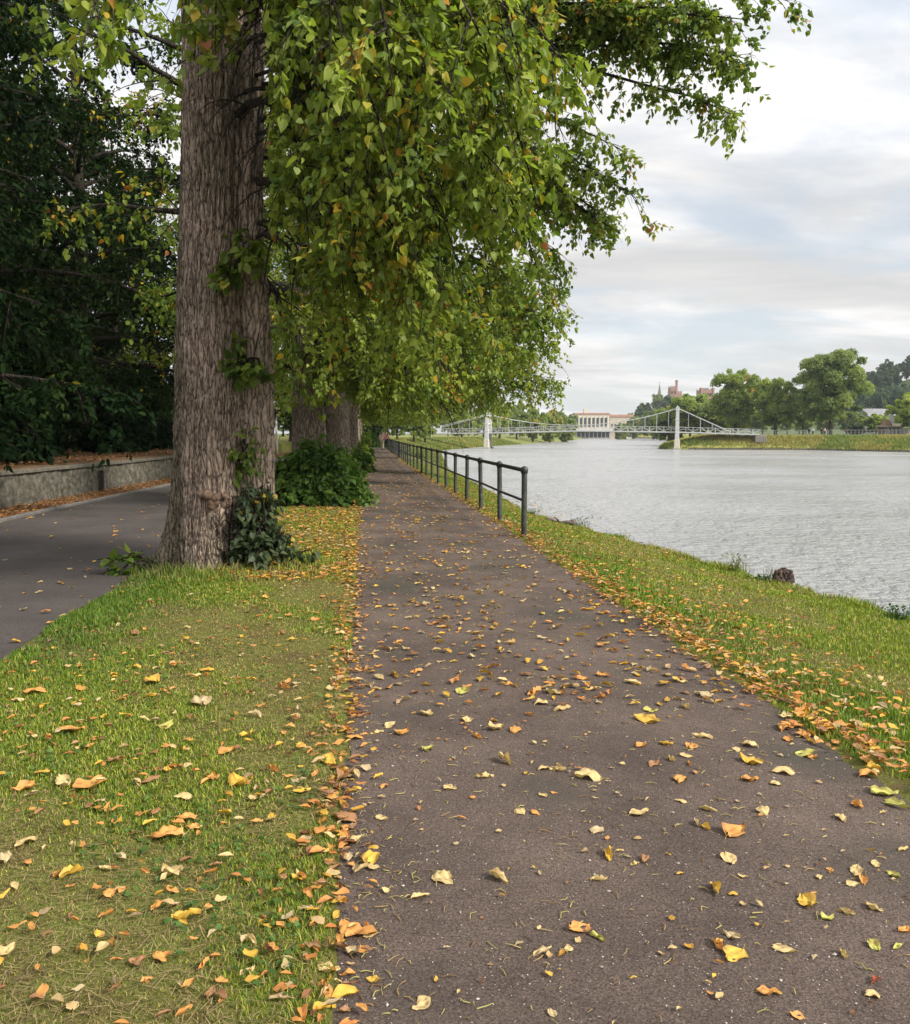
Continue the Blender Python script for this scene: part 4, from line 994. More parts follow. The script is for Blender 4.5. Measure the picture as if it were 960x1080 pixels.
def house(px, pyt, Y, w, d, hw, hr, label, wallm, roofm, rz=0, name='house'):
    x, _, zt = P(px, pyt, Y); b = zt - hw - hr
    root = empty(name, (x, Y, b), label, 'house'); root.rotation_euler = (0, 0, rz)
    q = MB(); q.box((0, 0, hw / 2 - 3), (w, d, hw + 6)); 
    q.build('wall', wallm, root)
    e = .4
    V = [(-w / 2 - e, -d / 2 - e, hw), (w / 2 + e, -d / 2 - e, hw), (w / 2 + e, d / 2 + e, hw), (-w / 2 - e, d / 2 + e, hw), (-w / 2 - e, 0, hw + hr), (w / 2 + e, 0, hw + hr)]
    q = MB(); q.add(V, [(0, 1, 5, 4), (2, 3, 4, 5), (1, 2, 5), (3, 0, 4), (3, 2, 1, 0)]); rf = q.build('roof', roofm, root)
    q = MB(); q.box((w * .32, 0, hw + hr + .3), (.9, .9, 1.6)); q.build('chimney', wallm, rf)
    for k in range(3):
        q = MB(); q.box((-w * .3 + w * .3 * k, -d / 2 - .03, hw * .55), (w * .12, .12, hw * .32)); q.build('window', M['glass'], root)
    return root
house(927, 431, 330, 13, 9, 4.5, 3.2, 'pale-walled house with grey roof below the wooded hill', M['cream'], M['slate'], .15)
house(939, 437, 318, 9, 8, 4.2, 2.6, 'smaller house with buff gable, lower right of the grey-roofed house', M['buff'], M['slate'], 1.2)
def hut():
    Y = 216.0; x, _, _ = P(939, 457, Y); b = float(H(x, Y)); s = Y / 924
    root = empty('brick_pavilion', (x, Y, b), 'small red pavilion with pale window posts on the far bank', 'pavilion')
    zt = P(939, 450.5, Y)[2] - b; w = 19 * s
    q = MB(); q.box((0, 0, zt / 2 - .5), (w, 3.4, zt + 1)); q.build('wall', M['sandred'], root)
    for k in range(3):
        q = MB(); q.box(((-4.4 + 4.2 * k) * s, -1.72, zt * .50), (3.0 * s, .1, zt * .62)); q.build('window', M['glass'], root)
    for k in range(5):
        q = MB(); q.box(((-6.4 + 4.2 * k) * s if k < 4 else 8.2 * s, -1.86, zt * .48), (.9 * s, .22, zt * .98)); q.build('post', M['plinth'], root)
    q = MB(); q.box((0, 0, zt + .15), (w + .8, 4.4, .35), bev=.05); rf = q.build('roof', M['plinth'], root)
    q = MB(); q.prism([(-w * .46, -1.6), (-w * .02, -1.6), (-w * .02, 1.6), (-w * .46, 1.6)], zt + .3, zt + 1.9, .3); q.build('gable', M['roofbrown'], rf)
    x, _, _ = P(957, 457, 214); b = float(H(x, 214))
    r = empty('garden_wall', (x, 214, b), 'pale garden wall right of the red pavilion', 'wall')
    q = MB(); q.box((1.5, 0, .5), (6, .4, 2.2)); q.build('wall_face', M['buff'], r); q = MB(); q.box((1.5, 0, 1.65), (6.1, .55, .12), bev=.02); q.build('coping', M['plinth'], r)
hut()
def far_fence():
    pxs = np.arange(762, 1000, 4.0); Y = 206.0
    root = empty('riverside_railing', (float(P(762, 457, Y)[0]), Y, float(hz(762, Y)[2])), 'pale metal railing along the far bank under the trees', 'railing'); o = np.array(root.location)
    pts = np.array([hz(p, Y) for p in pxs]); pts[:, 2] = np.maximum(pts[:, 2], .9)
    for z, t in ((1.25, .045), (.75, .03), (.3, .03)):
        q = MB(); q.tube(pts + UP * z, t, 5); q.build('rail', M['fencegrey'], root, org=o)
    for p in pts:
        q = MB(); q.box(p + UP * .6, (.08, .08, 1.3)); q.build('post', M['fencegrey'], root, org=o)
    far = np.array([hz(p, Y + 6) for p in pxs])
far_fence()
def timber_fence():
    x, y, _ = P(176, 457, 46.0)
    root = empty('garden_fence', (x, y, .86), 'grey slatted garden fence seen through the gap left of the near trunk', 'fence')
    for k in range(6):
        q = MB(); q.box((-1.4 + k * .7, 0, .55), (.10, .10, 1.3), bev=.01); q.build('post', M['grey'], root)
    q = MB()
    for k in range(4): q.box((.35, -.08, .2 + .28 * k), (3.8, .03, .16))
    q.build('slats', M['grey'], root)
timber_fence()

# ------------------------------------------------------------------ people
def skin_obj(name, J, E, m, parent, sub=1):
    me = bpy.data.meshes.new(name); names = list(J)
    me.from_pydata([J[n][0] for n in names], [(names.index(a), names.index(c)) for a, c in E], [])
    o = bpy.data.objects.new(name, me); COL.objects.link(o); o.parent = parent
    o.modifiers.new('skin', 'SKIN'); 
    if not me.skin_vertices: 
        bm = bmesh.new(); bm.from_mesh(me); bm.verts.layers.skin.verify(); bm.to_mesh(me); bm.free()
    for i, n in enumerate(names):
        r = J[n][1]; me.skin_vertices[0].data[i].radius = (r, r) if np.isscalar(r) else r
        me.skin_vertices[0].data[i].use_root = (i == 0)
    s = o.modifiers.new('sub', 'SUBSURF'); s.levels = sub; s.render_levels = sub
    me.materials.append(m)
    me.polygons.foreach_set('use_smooth', [True] * len(me.polygons)) if len(me.polygons) else None
    return o
def person(loc, rz, top, legs, hair, label, stride=.18, h=1.0, longhair=False, group=None, armout=.0):
    r = empty('person', loc, label, 'person', group); r.rotation_euler = (0, 0, rz); r.scale = (h, h, h)
    s = stride
    J = {'pelvis': ((0, 0, .95), (.15, .11)), 'waist': ((0, 0, 1.10), (.13, .10)), 'chest': ((0, .0, 1.30), (.16, .11)), 'neckb': ((0, 0, 1.46), .065), 'neck': ((0, -.01, 1.52), .052), 'head': ((0, -.02, 1.60), (.072, .088)), 'crown': ((0, -.01, 1.70), (.060, .075))}
    E = [('pelvis', 'waist'), ('waist', 'chest'), ('chest', 'neckb'), ('neckb', 'neck'), ('neck', 'head'), ('head', 'crown')]
    top_j, top_e, leg_j, leg_e = {}, [], {}, []
    for k, sx in (('l', -1), ('r', 1)):
        f = s * sx
        J.update({'hip' + k: ((sx * .09, 0, .88), .088), 'knee' + k: ((sx * .10, -f * .5 - .02, .49), .058), 'ank' + k: ((sx * .10, -f, .08), .040), 'toe' + k: ((sx * .11, -f - .17, .035), .034),
                  'sho' + k: ((sx * .185, 0, 1.40), .062), 'elb' + k: ((sx * (.235 + armout), f * .5 + .02, 1.13), .044), 'wri' + k: ((sx * (.23 + armout), f * .8 - .08, .90), .030), 'hand' + k: ((sx * (.225 + armout), f * .8 - .11, .80), .028)})
        E += [('pelvis', 'hip' + k), ('hip' + k, 'knee' + k), ('knee' + k, 'ank' + k), ('ank' + k, 'toe' + k), ('chest', 'sho' + k), ('sho' + k, 'elb' + k), ('elb' + k, 'wri' + k), ('wri' + k, 'hand' + k)]
    skin_obj('body', J, E, M['skin'], r)
    gr = lambda n, e: (J[n][0], tuple(np.array(J[n][1] if not np.isscalar(J[n][1]) else (J[n][1],) * 2) + e))
    T = {n: gr(n, .028) for n in ('waist', 'pelvis', 'chest', 'shol', 'shor', 'elbl', 'elbr')}; T['neckb'] = ((0, 0, 1.43), .075)
    for k in 'lr': T['cuff' + k] = (tuple(.85 * np.array(J['wri' + k][0]) + .15 * np.array(J['elb' + k][0])), .046)
    skin_obj('top', T, [('waist', 'pelvis'), ('waist', 'chest'), ('chest', 'neckb'), ('chest', 'shol'), ('chest', 'shor'), ('shol', 'elbl'), ('shor', 'elbr'), ('elbl', 'cuffl'), ('elbr', 'cuffr')], M[top], r)
    L = {'pelvis': ((0, 0, .93), (.165, .125))}
    LE = []
    for k in 'lr':
        L['hip' + k] = gr('hip' + k, .022); L['knee' + k] = gr('knee' + k, .022); L['ank' + k] = (tuple(np.array(J['ank' + k][0]) + [0, 0, .03]), .058)
        LE += [('pelvis', 'hip' + k), ('hip' + k, 'knee' + k), ('knee' + k, 'ank' + k)]
    skin_obj('trousers', L, LE, M[legs], r)
    Hh = {'a': ((0, .015, 1.66), (.084, .095)), 'b': ((0, .02, 1.745), (.06, .07))}
    HE = [('a', 'b')]
    if longhair: Hh['c'] = ((0, .07, 1.55), (.075, .05)); Hh['d'] = ((0, .085, 1.44), (.06, .035)); HE += [('a', 'c'), ('c', 'd')]
    skin_obj('hair', Hh, HE, M[hair], r)
    for k in 'lr':
        p = J['ank' + k][0]
        q = MB(); q.box((p[0], p[1] - .07, .045), (.10, .27, .085), taper=.8, bev=.02); q.build('shoe', M['darkcloth'], r)
    return r
WG = 'two walkers at the far end of the path'
pw = P(403, 457, 86.0)
person((pw[0], 86.0, .01), math.pi, 'palepink', 'beige', 'fairhair', 'walker in a pale pink top and beige trousers at the far end of the path', .16, 1.03, True)
pw = P(407.3, 457, 86.6)
person((pw[0], 86.6, .01), math.pi, 'pink', 'darkcloth', 'darkhair', 'dark-haired walker in a pink top and black trousers, nearest the railing', .14, 1.06)
for px, tp, lg, hr, l in [(853.5, 'darkcloth', 'bluecloth', 'darkhair', 'distant person in dark coat and blue trousers, first of the group under the tallest tree'), (857.5, 'whitecloth', 'darkcloth', 'fairhair', 'distant person in a white top among the group under the tallest tree'), (866.5, 'darkcloth', 'darkcloth', 'darkhair', 'distant person all in black under the tallest tree'), (870, 'palepink', 'darkcloth', 'fairhair', 'distant person in a pale top, last of the group under the tallest tree')]:
    p = hz(px, 203.5); person(tuple(float(v) for v in p), 2.0, tp, lg, hr, l, .05, 1.05)

# ------------------------------------------------------------------ things on the river bank
def bank_things():
    rng = np.random.default_rng(12)
    p = G(823, 628, -.62); Y = p[1]; p[2] = float(H(p[0], p[1])); s = Y / 924
    r = empty('mossy_stump', p, 'dark knobbly weathered stump with dry tufts on the bank crest', 'stump')
    na, nz = 40, 26; th = np.linspace(0, 2 * np.pi, na, endpoint=False)[None]; z = np.linspace(0, 1, nz)[:, None]
    prof = .085 + .045 * np.sin(np.clip(z * 1.25, 0, 1) * np.pi * .85) - .07 * sst(.85, 1, z)
    rr = prof * (1 + .18 * np.sin(th * 3 + z * 4) + .13 * np.sin(th * 7 - z * 9) + .10 * np.sin(th * 13 + z * 21) + .06 * rng.normal(0, 1, (nz, na)))
    V = np.stack([rr * np.cos(th) + .03 * z, rr * np.sin(th), z * .30 + 0 * th - .05 + .012 * rng.normal(0, 1, (nz, na))], -1).reshape(-1, 3)
    V = np.concatenate([V, [[.03, 0, .26]]])
    i = np.arange(nz - 1)[:, None] * na; a = np.arange(na)[None]; b = (a + 1) % na
    F = np.stack([i + a, i + b, i + na + b, i + na + a], -1).reshape(-1, 4)
    T = np.array([[(nz - 1) * na + k, (nz - 1) * na + (k + 1) % na, nz * na] for k in range(na)])
    mk('wood', V, [F, T], M['stump'], r, smooth=False)
    n = 130; q = rng.normal(0, 1, (n, 3)) * [.07, .06, 0] + [[-.05, 0, .16]]; q[:60, 2] = .0
    blades('dry_tuft', q, rng.uniform(.06, .13, n), .003, np.array([.12, .10, .05]) * rng.uniform(.5, 1.6, (n, 1)), rng, r, .4)
    p = G(600, 562, -.55); p[2] = float(H(p[0], p[1]))
    r = empty('driftwood_log', p, 'dark driftwood log with a weed beside it, lying at the bank edge', 'log')
    q = MB(); k = np.linspace(0, 1, 9)
    q.tube(np.stack([-.50 + .62 * k, .05 * np.sin(k * 5), .10 - .05 * k + .02 * np.sin(k * 9)], -1), .05 + .02 * np.sin(k * 11) - .015 * k, 9)
    q.tube([(-.2, .02, .08), (-.27, -.05, .16), (-.33, -.06, .2)], [.03, .02, .008], 7)
    q.tube([(.02, 0, .04), (.08, -.02, .10), (.10, -.02, .14)], [.06, .055, .03], 8)
    q.build('wood', M['wood'], r, smooth=True)
    for k, (px, py, zc, h, n, label, c) in enumerate([(775, 611, -.55, .28, 70, 'thin airy weed standing up from the bank crest', (.16, .17, .06)), (612, 560, -.55, .26, 60, 'small leafy weed beside the driftwood log', (.05, .09, .03)), (946, 660, -.5, .16, 90, 'low dark green weed at the bank edge near the picture side', (.03, .075, .015)), (806, 622, -.55, .12, 60, 'short dark weed left of the stump', (.05, .09, .02)), (654, 569, -.52, .14, 70, 'dark grass clump on the bank crest between log and stump', (.06, .11, .02)), (560, 548, -.5, .14, 60, 'grass clump on the bank crest just right of the first railing post', (.06, .11, .02))]):
        p = G(px, py, zc); p[2] = float(H(p[0], p[1]))
        r = empty('weed', p, label, 'weed', 'weeds on the bank crest')
        rg2 = np.random.default_rng(300 + k)
        q = rg2.normal(0, 1, (n, 3)) * [.09, .06, 0]
        blades('stems', q, rg2.uniform(.5, 1, n) * h, .004, np.array(c) * rg2.uniform(.6, 1.4, (n, 1)), rg2, r, .5)
        m_ = 90; pos = rg2.normal(0, 1, (m_, 3)) * [.10, .07, 0]; pos[:, 2] = rg2.uniform(.2, 1, m_) * h
        V, F = leaf_verts(pos, nrm(rg2.normal(0, 1, (m_, 3)) + [[0, 0, .3]]), nrm(rg2.normal(0, .6, (m_, 3)) + UP), rg2.uniform(.015, .035, m_))
        mk('leaves', V, F, M['leaf'], r, col=(np.array(c) * rg2.uniform(.6, 1.5, (m_, 1))).repeat(8, 0))
def blades(name, pos, h, w, col, rng, parent=None, lean=.45, curve=True, kind=None):
    n = len(pos); az = rng.uniform(0, 2 * np.pi, n)
    sd = np.stack([np.cos(az), np.sin(az), 0 * az], 1); ld = np.stack([np.cos(az + 1.5 + rng.normal(0, .6, n)), np.sin(az + 1.5), 0 * az], 1)
    L = (rng.uniform(0.05, 1, n) * lean * h)[:, None]; hh = h[:, None]; w = np.asarray(w)
    w = (w if w.ndim else np.full(n, float(w)))[:, None]
    mid = pos + UP * hh * .6 + ld * L * .3; tip = pos + UP * hh * np.sqrt(np.maximum(1 - (L / np.maximum(hh, 1e-4)) ** 2 * .35, .3)) + ld * L
    V = np.stack([pos - sd * w, pos + sd * w, mid + sd * w * .7, mid - sd * w * .7, tip], 1).reshape(-1, 3)
    b = (np.arange(n) * 5)[:, None]
    o = mk(name, V, [b + np.array([0, 1, 2, 3]), b + np.array([3, 2, 4])], M['blade'], parent, col=np.repeat(np.broadcast_to(col, (n, 3)), 5, 0))
    return o
bank_things()

# ------------------------------------------------------------------ grass
def grass():
    rng = np.random.default_rng(21)
    green = np.array([.175, .250, .024]); dk = np.array([.095, .165, .016]); straw = np.array([.36, .28, .11]); yel = np.array([.33, .34, .045])
    def cols(X, Y, n, strawbias):
        p = patch(X, Y) * .75 + patch(X * .37 + 3, Y * .37) * .25
        q = rng.random(n)
        k = sst(.42, .68, p + rng.normal(0, .08, n) + .08 * np.exp(-((Y - 7.5) / 2.4) ** 2))[:, None]
        g = green * (1 - q[:, None]) + dk * q[:, None]; g = np.where(rng.random((n, 1)) < .30, yel, g)
        st = (rng.random(n) < strawbias * (.15 + .85 * (1 - k[:, 0])))[:, None]
        c = np.where(st, straw * rng.uniform(.45, 1.15, (n, 1)), g * rng.uniform(.7, 1.25, (n, 1)))
        return c, k[:, 0]
    # verge left of the path
    n = 400000
    Y = 1.9 * (16.5) ** rng.random(n) ** .92; u = -2.5 + 2.5 * rng.random(n)
    X = Xl(Y) + u
    ed = sum(np.sin(Y * f + a) / j for f, a, j in ((3.1, 1., 1), (7.3, 2., 2), (17., .5, 3))) * .035
    keep = (u < .01 + ed + rng.normal(0, .02, len(u))) & (u > -2.46 + ed) & (np.hypot(X + 2.76, Y - 10.2) > .60)
    X, Y = X[keep], Y[keep]; n = len(X); c, k = cols(X, Y, n, .7)
    keep = rng.random(n) < .66 + .34 * k; X, Y, c, k = X[keep], Y[keep], c[keep], k[keep]; n = len(X)
    dist = np.hypot(X + 2.72, Y - 10.2)
    tall = sst(1.75, .7, dist) if False else 1 - sst(.7, 1.7, dist)
    lush = (1 - sst(-2.3, -1.0, X - Xl(Y))) * sst(4.8, 6.5, Y)
    h = rng.uniform(.45, 1.15, n) * (.013 + .016 * k + .034 * lush * k + .17 * tall * rng.random(n) ** 2)
    c = c * (1 - .0 * tall[:, None]) * np.array([1, 1, 1]) * (1 - lush[:, None] * np.array([.50, .32, .40]))
    w = np.clip(.0010 * Y ** .75, .0016, .02)
    o = blades('grass', np.stack([X, Y, H(X, Y) - .004], -1), h, w, c, rng, None, .9)
    tag(o, 'patchy yellow-green grass of the verge left of the path', None, None, 'stuff')
    # river bank right of the path
    n = 300000
    Y = 2.4 * (22.0) ** rng.random(n) ** .95; a, b = Xl(Y) + Wp(Y), Xc(Y) + .45
    t = rng.random(n); X = a + (b - a) * t
    ed = sum(np.sin(Y * f + q) / j for f, q, j in ((3.4, 1.4, 1), (8.3, 2., 2), (19., .5, 3))) * .03
    keep = (X > a + .05 + ed) & ((X - .02) < .62 * Y + 1)
    X, Y, t = X[keep], Y[keep], t[keep]; n = len(X); c, k = cols(X, Y, n, .5)
    crest = sst(.72, .92, t) * (patch(X * 2, Y * 2) > .48) * 1.6
    strip = np.exp(-((X - Xl(Y) - Wp(Y) - .55) / .4) ** 2)
    h = rng.uniform(.5, 1.2, n) * (.018 + .020 * k + .06 * crest + .022 * strip)
    w = np.clip(.0011 * Y ** .75, .002, .03)
    c = c * (1 - .25 * strip[:, None] * np.array([1, .2, .8]))
    o = blades('grass', np.stack([X, Y, H(X, Y) - .004], -1), h, w, c, rng, None, .8)
    tag(o, 'bright grass of the river bank right of the path', None, None, 'stuff')
    # clover and small weeds low in the verge turf
    n = 5200; Y = 1.95 * 4.0 ** rng.random(n); X = Xl(Y) - .1 - 2.3 * rng.random(n)
    k = patch(X * 1.6 + 5, Y * 1.6 + 2) > .56; X, Y = X[k], Y[k]; n = len(X)
    pos = np.stack([X, Y, H(X, Y) + rng.uniform(.008, .028, n)], -1)
    V, F = leaf_verts(pos, nrm(rng.normal(0, 1, (n, 3)) * [1, 1, .2]), nrm(UP + rng.normal(0, .3, (n, 3))), rng.uniform(.010, .026, n))
    o = mk('clover', V, F, M['leaf'], col=(np.array([.075, .14, .03]) * rng.uniform(.6, 1.5, (n, 1))).repeat(8, 0)); tag(o, 'low clover and small weeds in the verge turf', None, None, 'stuff')
    # longer grass on the near bank where the river bends
    n = 60000; Yb = 70 * 4.2 ** rng.random(n); a, b = Xl(Yb) + Wp(Yb) + .2, Xs(Yb)
    X = b - (b - a) * rng.random(n) ** 1.6; k = rng.random(n)[:, None]; pt_ = patch(X * .2, Yb * .2)[:, None]
    c = np.where(pt_ + rng.normal(0, .1, (n, 1)) > .5, np.array([.24, .22, .05]), np.array([.13, .18, .032])) * (.6 + .6 * k)
    o = blades('grass', np.stack([X, Yb, H(X, Yb) - .04], -1), rng.uniform(.12, .45, n), .00045 * Yb, c, rng, None, .7)
    tag(o, 'yellowing grass on the near bank round the river bend', None, None, 'stuff')
    # rough tall grass on the far bank
    n = 90000; px = rng.uniform(700, 1010, n); v = rng.uniform(.0, 1, n) ** .8 * 13
    Yb = rng.uniform(120, 262, n); X = Xf(Yb) + v
    k = rng.random(n)[:, None]; pt_ = patch(X * .12, Yb * .12)[:, None]
    c = np.where(pt_ + rng.normal(0, .07, (n, 1)) > .48, np.array([.31, .28, .075]), np.array([.17, .22, .045])) * (.6 + .7 * k)
    o = blades('grass', np.stack([X, Yb, H(X, Yb) - .05], -1), rng.uniform(.3, .9, n), .07, c, rng, None, .6)
    tag(o, 'tall tawny grass on the far river bank', None, None, 'stuff')
grass()
# ------------------------------------------------------------------ fallen leaves
LC = {'y': ((.58, .36, .055), 'yellow'), 'o': ((.56, .27, .075), 'orange'), 'b': ((.30, .155, .070), 'brown'), 'p': ((.54, .405, .185), 'pale'), 't': ((.46, .36, .20), 'tan'), 'g': ((.42, .40, .10), 'greenish-yellow'), 'r': ((.30, .07, .03), 'russet')}
def leaf_shape(form, rng, nu=9, nv=9):
    v = np.linspace(0, 1, nv)[:, None]; u = np.linspace(-1, 1, nu)[None]
    w = .52 * (np.sin(np.pi * np.clip(v, 0, 1) ** .72) ** .8) * (1 - .25 * v) + .02
    wl, wr = [w + .045 * rng.normal(0, 1, (nv, 1)) for _ in (0, 1)]
    for q in (wl, wr): q[0] = .09; q[-1] = .012
    ax = .10 * np.sin(v * 3 + rng.uniform(0, 6))
    x = np.where(u < 0, u * wl, u * wr) * rng.uniform(.68, 1.0) + ax; y = (v - .5) * (1.05 + .10 * (1 - np.abs(u)) * (v > .5)) - .07 * (np.abs(u) > .3) * (v < .12)
    y = np.broadcast_to(y, x.shape).copy()
    cr = .048 * sum(np.sin(u * a + v * b + rng.uniform(0, 6)) for a, b in ((4, 7), (7, -5), (2, 11)))
    if form == 'flat': z = .12 * x ** 2 + .05 * np.sin(v * 5 + rng.uniform(0, 6)) + cr + .05
    elif form == 'cupped': z = .75 * x ** 2 + .5 * (v - .5) ** 2 + cr + .02
    elif form == 'arched': z = .20 - .85 * (v - .45) ** 2 - .25 * x ** 2 + cr
    elif form == 'folded':
        fa = rng.uniform(.6, 1.1); z = np.abs(x) * math.sin(fa) + .10 * (v - .5) + cr; x = x * math.cos(fa)
    else:                                   # curled
        R_ = rng.uniform(.13, .2); an = x / R_; x = R_ * np.sin(an); z = R_ * (1 - np.cos(an)) + .25 * (v - .5) ** 2 + cr
        y = y + .05 * np.sin(v * 6)
    V = np.stack([np.broadcast_to(x, z.shape), y, z], -1).reshape(-1, 3)
    i = np.arange(nv - 1)[:, None] * nu + np.arange(nu - 1)[None]
    F = np.stack([i, i + 1, i + nu + 1, i + nu], -1).reshape(-1, 4)
    V[:, 2] -= np.percentile(V[:, 2], 4)
    return V, F
def leaf_color(key, V, rng):
    base = np.array(LC[key][0]); n = len(V)
    rad = np.clip(np.abs(V[:, 0]) * 1.6 + np.abs(V[:, 1]) * .5, 0, 1)
    f = .5 + .25 * np.sin(V[:, 0] * 9 + rng.uniform(0, 6)) * np.sin(V[:, 1] * 7 + rng.uniform(0, 6)) + rng.normal(0, .06, n)
    edge = np.array(LC['b'][0]) * .6
    k = np.clip((rad - .45) * 1.1 * rng.uniform(.4, 1.5) + (rng.random(n) < .10) * .6, 0, .9)[:, None]
    c = base * (.78 + .45 * f)[:, None]
    vein = (np.abs(V[:, 0]) < .03)[:, None] * .18
    return np.clip((c * (1 - k) + edge * k) * (1 + vein), 0, .8)
FORMS = ['flat', 'cupped', 'arched', 'folded', 'curled']
FW = {'flat': 'flat', 'cupped': 'cupped', 'arched': 'arched', 'folded': 'folded', 'curled': 'curled'}
def leafmesh():
    cache = {}
    def get(form, key, var):
        k = (form, key, var)
        if k not in cache:
            rng = np.random.default_rng(abs(hash_(form + key)) + var)
            V, F = leaf_shape(form, rng); C = leaf_color(key, V, rng)
            # petiole
            P0 = V[4] ; pl = np.stack([P0, P0 + [.03, -.22, .03], P0 + [.10, -.42, .0]])[None]
            tv, tq = tubes(pl, np.array([[.014, .010, .014]]), 4)
            VV = np.concatenate([V, tv]); CC = np.concatenate([C, np.tile(np.array([.35, .25, .08]), (len(tv), 1))])
            o = mk('fallen_leaf', VV, np.concatenate([F, tq + len(V)]), M['dryleaf'], col=CC)
            me = o.data; bpy.data.objects.remove(o); cache[k] = me
        return cache[k]
    return get
def hash_(s):
    h = 7
    for c in s: h = (h * 31 + ord(c)) % 100003
    return h
getleaf = leafmesh()
A6 = "385,42,70,y 525,15,40,y 90,72,50,o 45,92,30,p 430,155,60,g 720,60,40,o 510,95,60,t 185,165,60,o 110,272,50,y 158,303,55,p 225,303,80,o 425,268,35,y 380,293,50,b 540,287,45,o 605,296,70,y 640,340,25,p 693,268,45,o 765,318,40,y 795,278,40,o 575,220,40,o 625,178,40,y 835,243,50,y 870,300,80,b 840,330,50,o 475,387,55,o 425,430,90,o 685,385,30,y 650,395,30,o 65,450,60,p 305,487,35,t 433,527,70,p 182,530,55,y 265,515,35,p 755,540,40,y 625,545,30,o 310,570,30,o 270,582,40,o 438,567,40,o 397,612,45,o 470,640,65,y 560,595,35,p 525,615,25,o 775,612,40,t 715,660,35,o 247,682,28,y 22,725,50,p 345,748,45,b 408,738,50,o 620,690,35,t 690,716,40,o 760,707,30,o 515,760,45,o 640,770,30,p 560,800,35,o 535,828,40,b 565,845,35,o 290,803,45,t 455,810,25,t 890,685,75,o 835,765,55,p 890,740,40,t 880,797,40,o 875,850,65,y 870,890,35,b 945,505,70,y 945,810,35,y 890,455,55,p 840,463,45,o 880,497,45,t 870,400,70,b 15,490,45,t"
A7 = "368,650,75,p 530,652,75,p 858,583,60,y 830,655,45,p 295,705,60,p 147,822,45,p 660,872,65,t 735,865,35,p 765,800,75,o 825,830,55,g 295,1030,60,p 690,1055,40,t 185,375,30,o 180,472,40,p 490,345,55,p 385,378,45,p 545,297,60,p 660,320,40,p 705,325,50,p 795,348,75,p 520,200,50,p 515,175,30,o 575,203,50,o 437,175,45,p 450,407,20,o 660,400,30,p 597,450,40,p 640,453,30,o 825,505,50,t 415,90,50,g 145,72,35,t 205,190,45,p 245,212,50,o 165,212,45,p 100,230,50,o 620,158,30,o 655,125,45,p 720,143,60,p 560,67,30,o 465,225,40,o 395,290,25,t 320,262,40,g 315,158,45,p 695,92,50,p 635,95,50,o 780,50,35,o 280,30,40,o"
A8 = "125,125,105,y 105,205,45,o 190,200,45,y 150,265,50,b 300,178,55,p 265,210,40,o 235,315,60,o 255,240,40,p 260,262,35,o 205,252,40,p 105,417,70,p 235,382,40,p 325,410,60,p 315,468,40,y 410,480,110,o 285,452,45,p 455,255,80,y 455,312,55,o 555,290,65,p 415,218,35,p 455,207,45,p 575,188,40,o 625,230,60,g 795,397,50,o 745,437,50,p 500,415,50,p 125,567,55,b 90,582,35,p 385,567,70,p 345,665,75,y 430,620,30,p 635,707,80,y 760,738,55,p 700,752,45,g 850,723,55,p 935,790,60,o 920,845,55,g 845,845,50,g 565,857,70,p 405,875,90,y 350,840,70,o 395,812,60,t 510,987,60,o 850,953,55,r 838,1000,45,p 360,1005,40,t 600,1065,50,o 750,873,50,p 780,647,40,p 790,607,55,p 810,632,50,o 850,583,40,p 675,625,35,p 705,602,30,o 905,615,40,g 940,535,50,p 825,290,55,o 880,360,80,g 920,400,70,g 875,417,30,p 250,83,45,p 305,45,60,t 80,5,50,p 140,93,40,g 535,328,30,p 650,160,40,y 690,150,40,y 720,180,35,o 560,150,60,o 630,175,50,o 830,140,50,y"
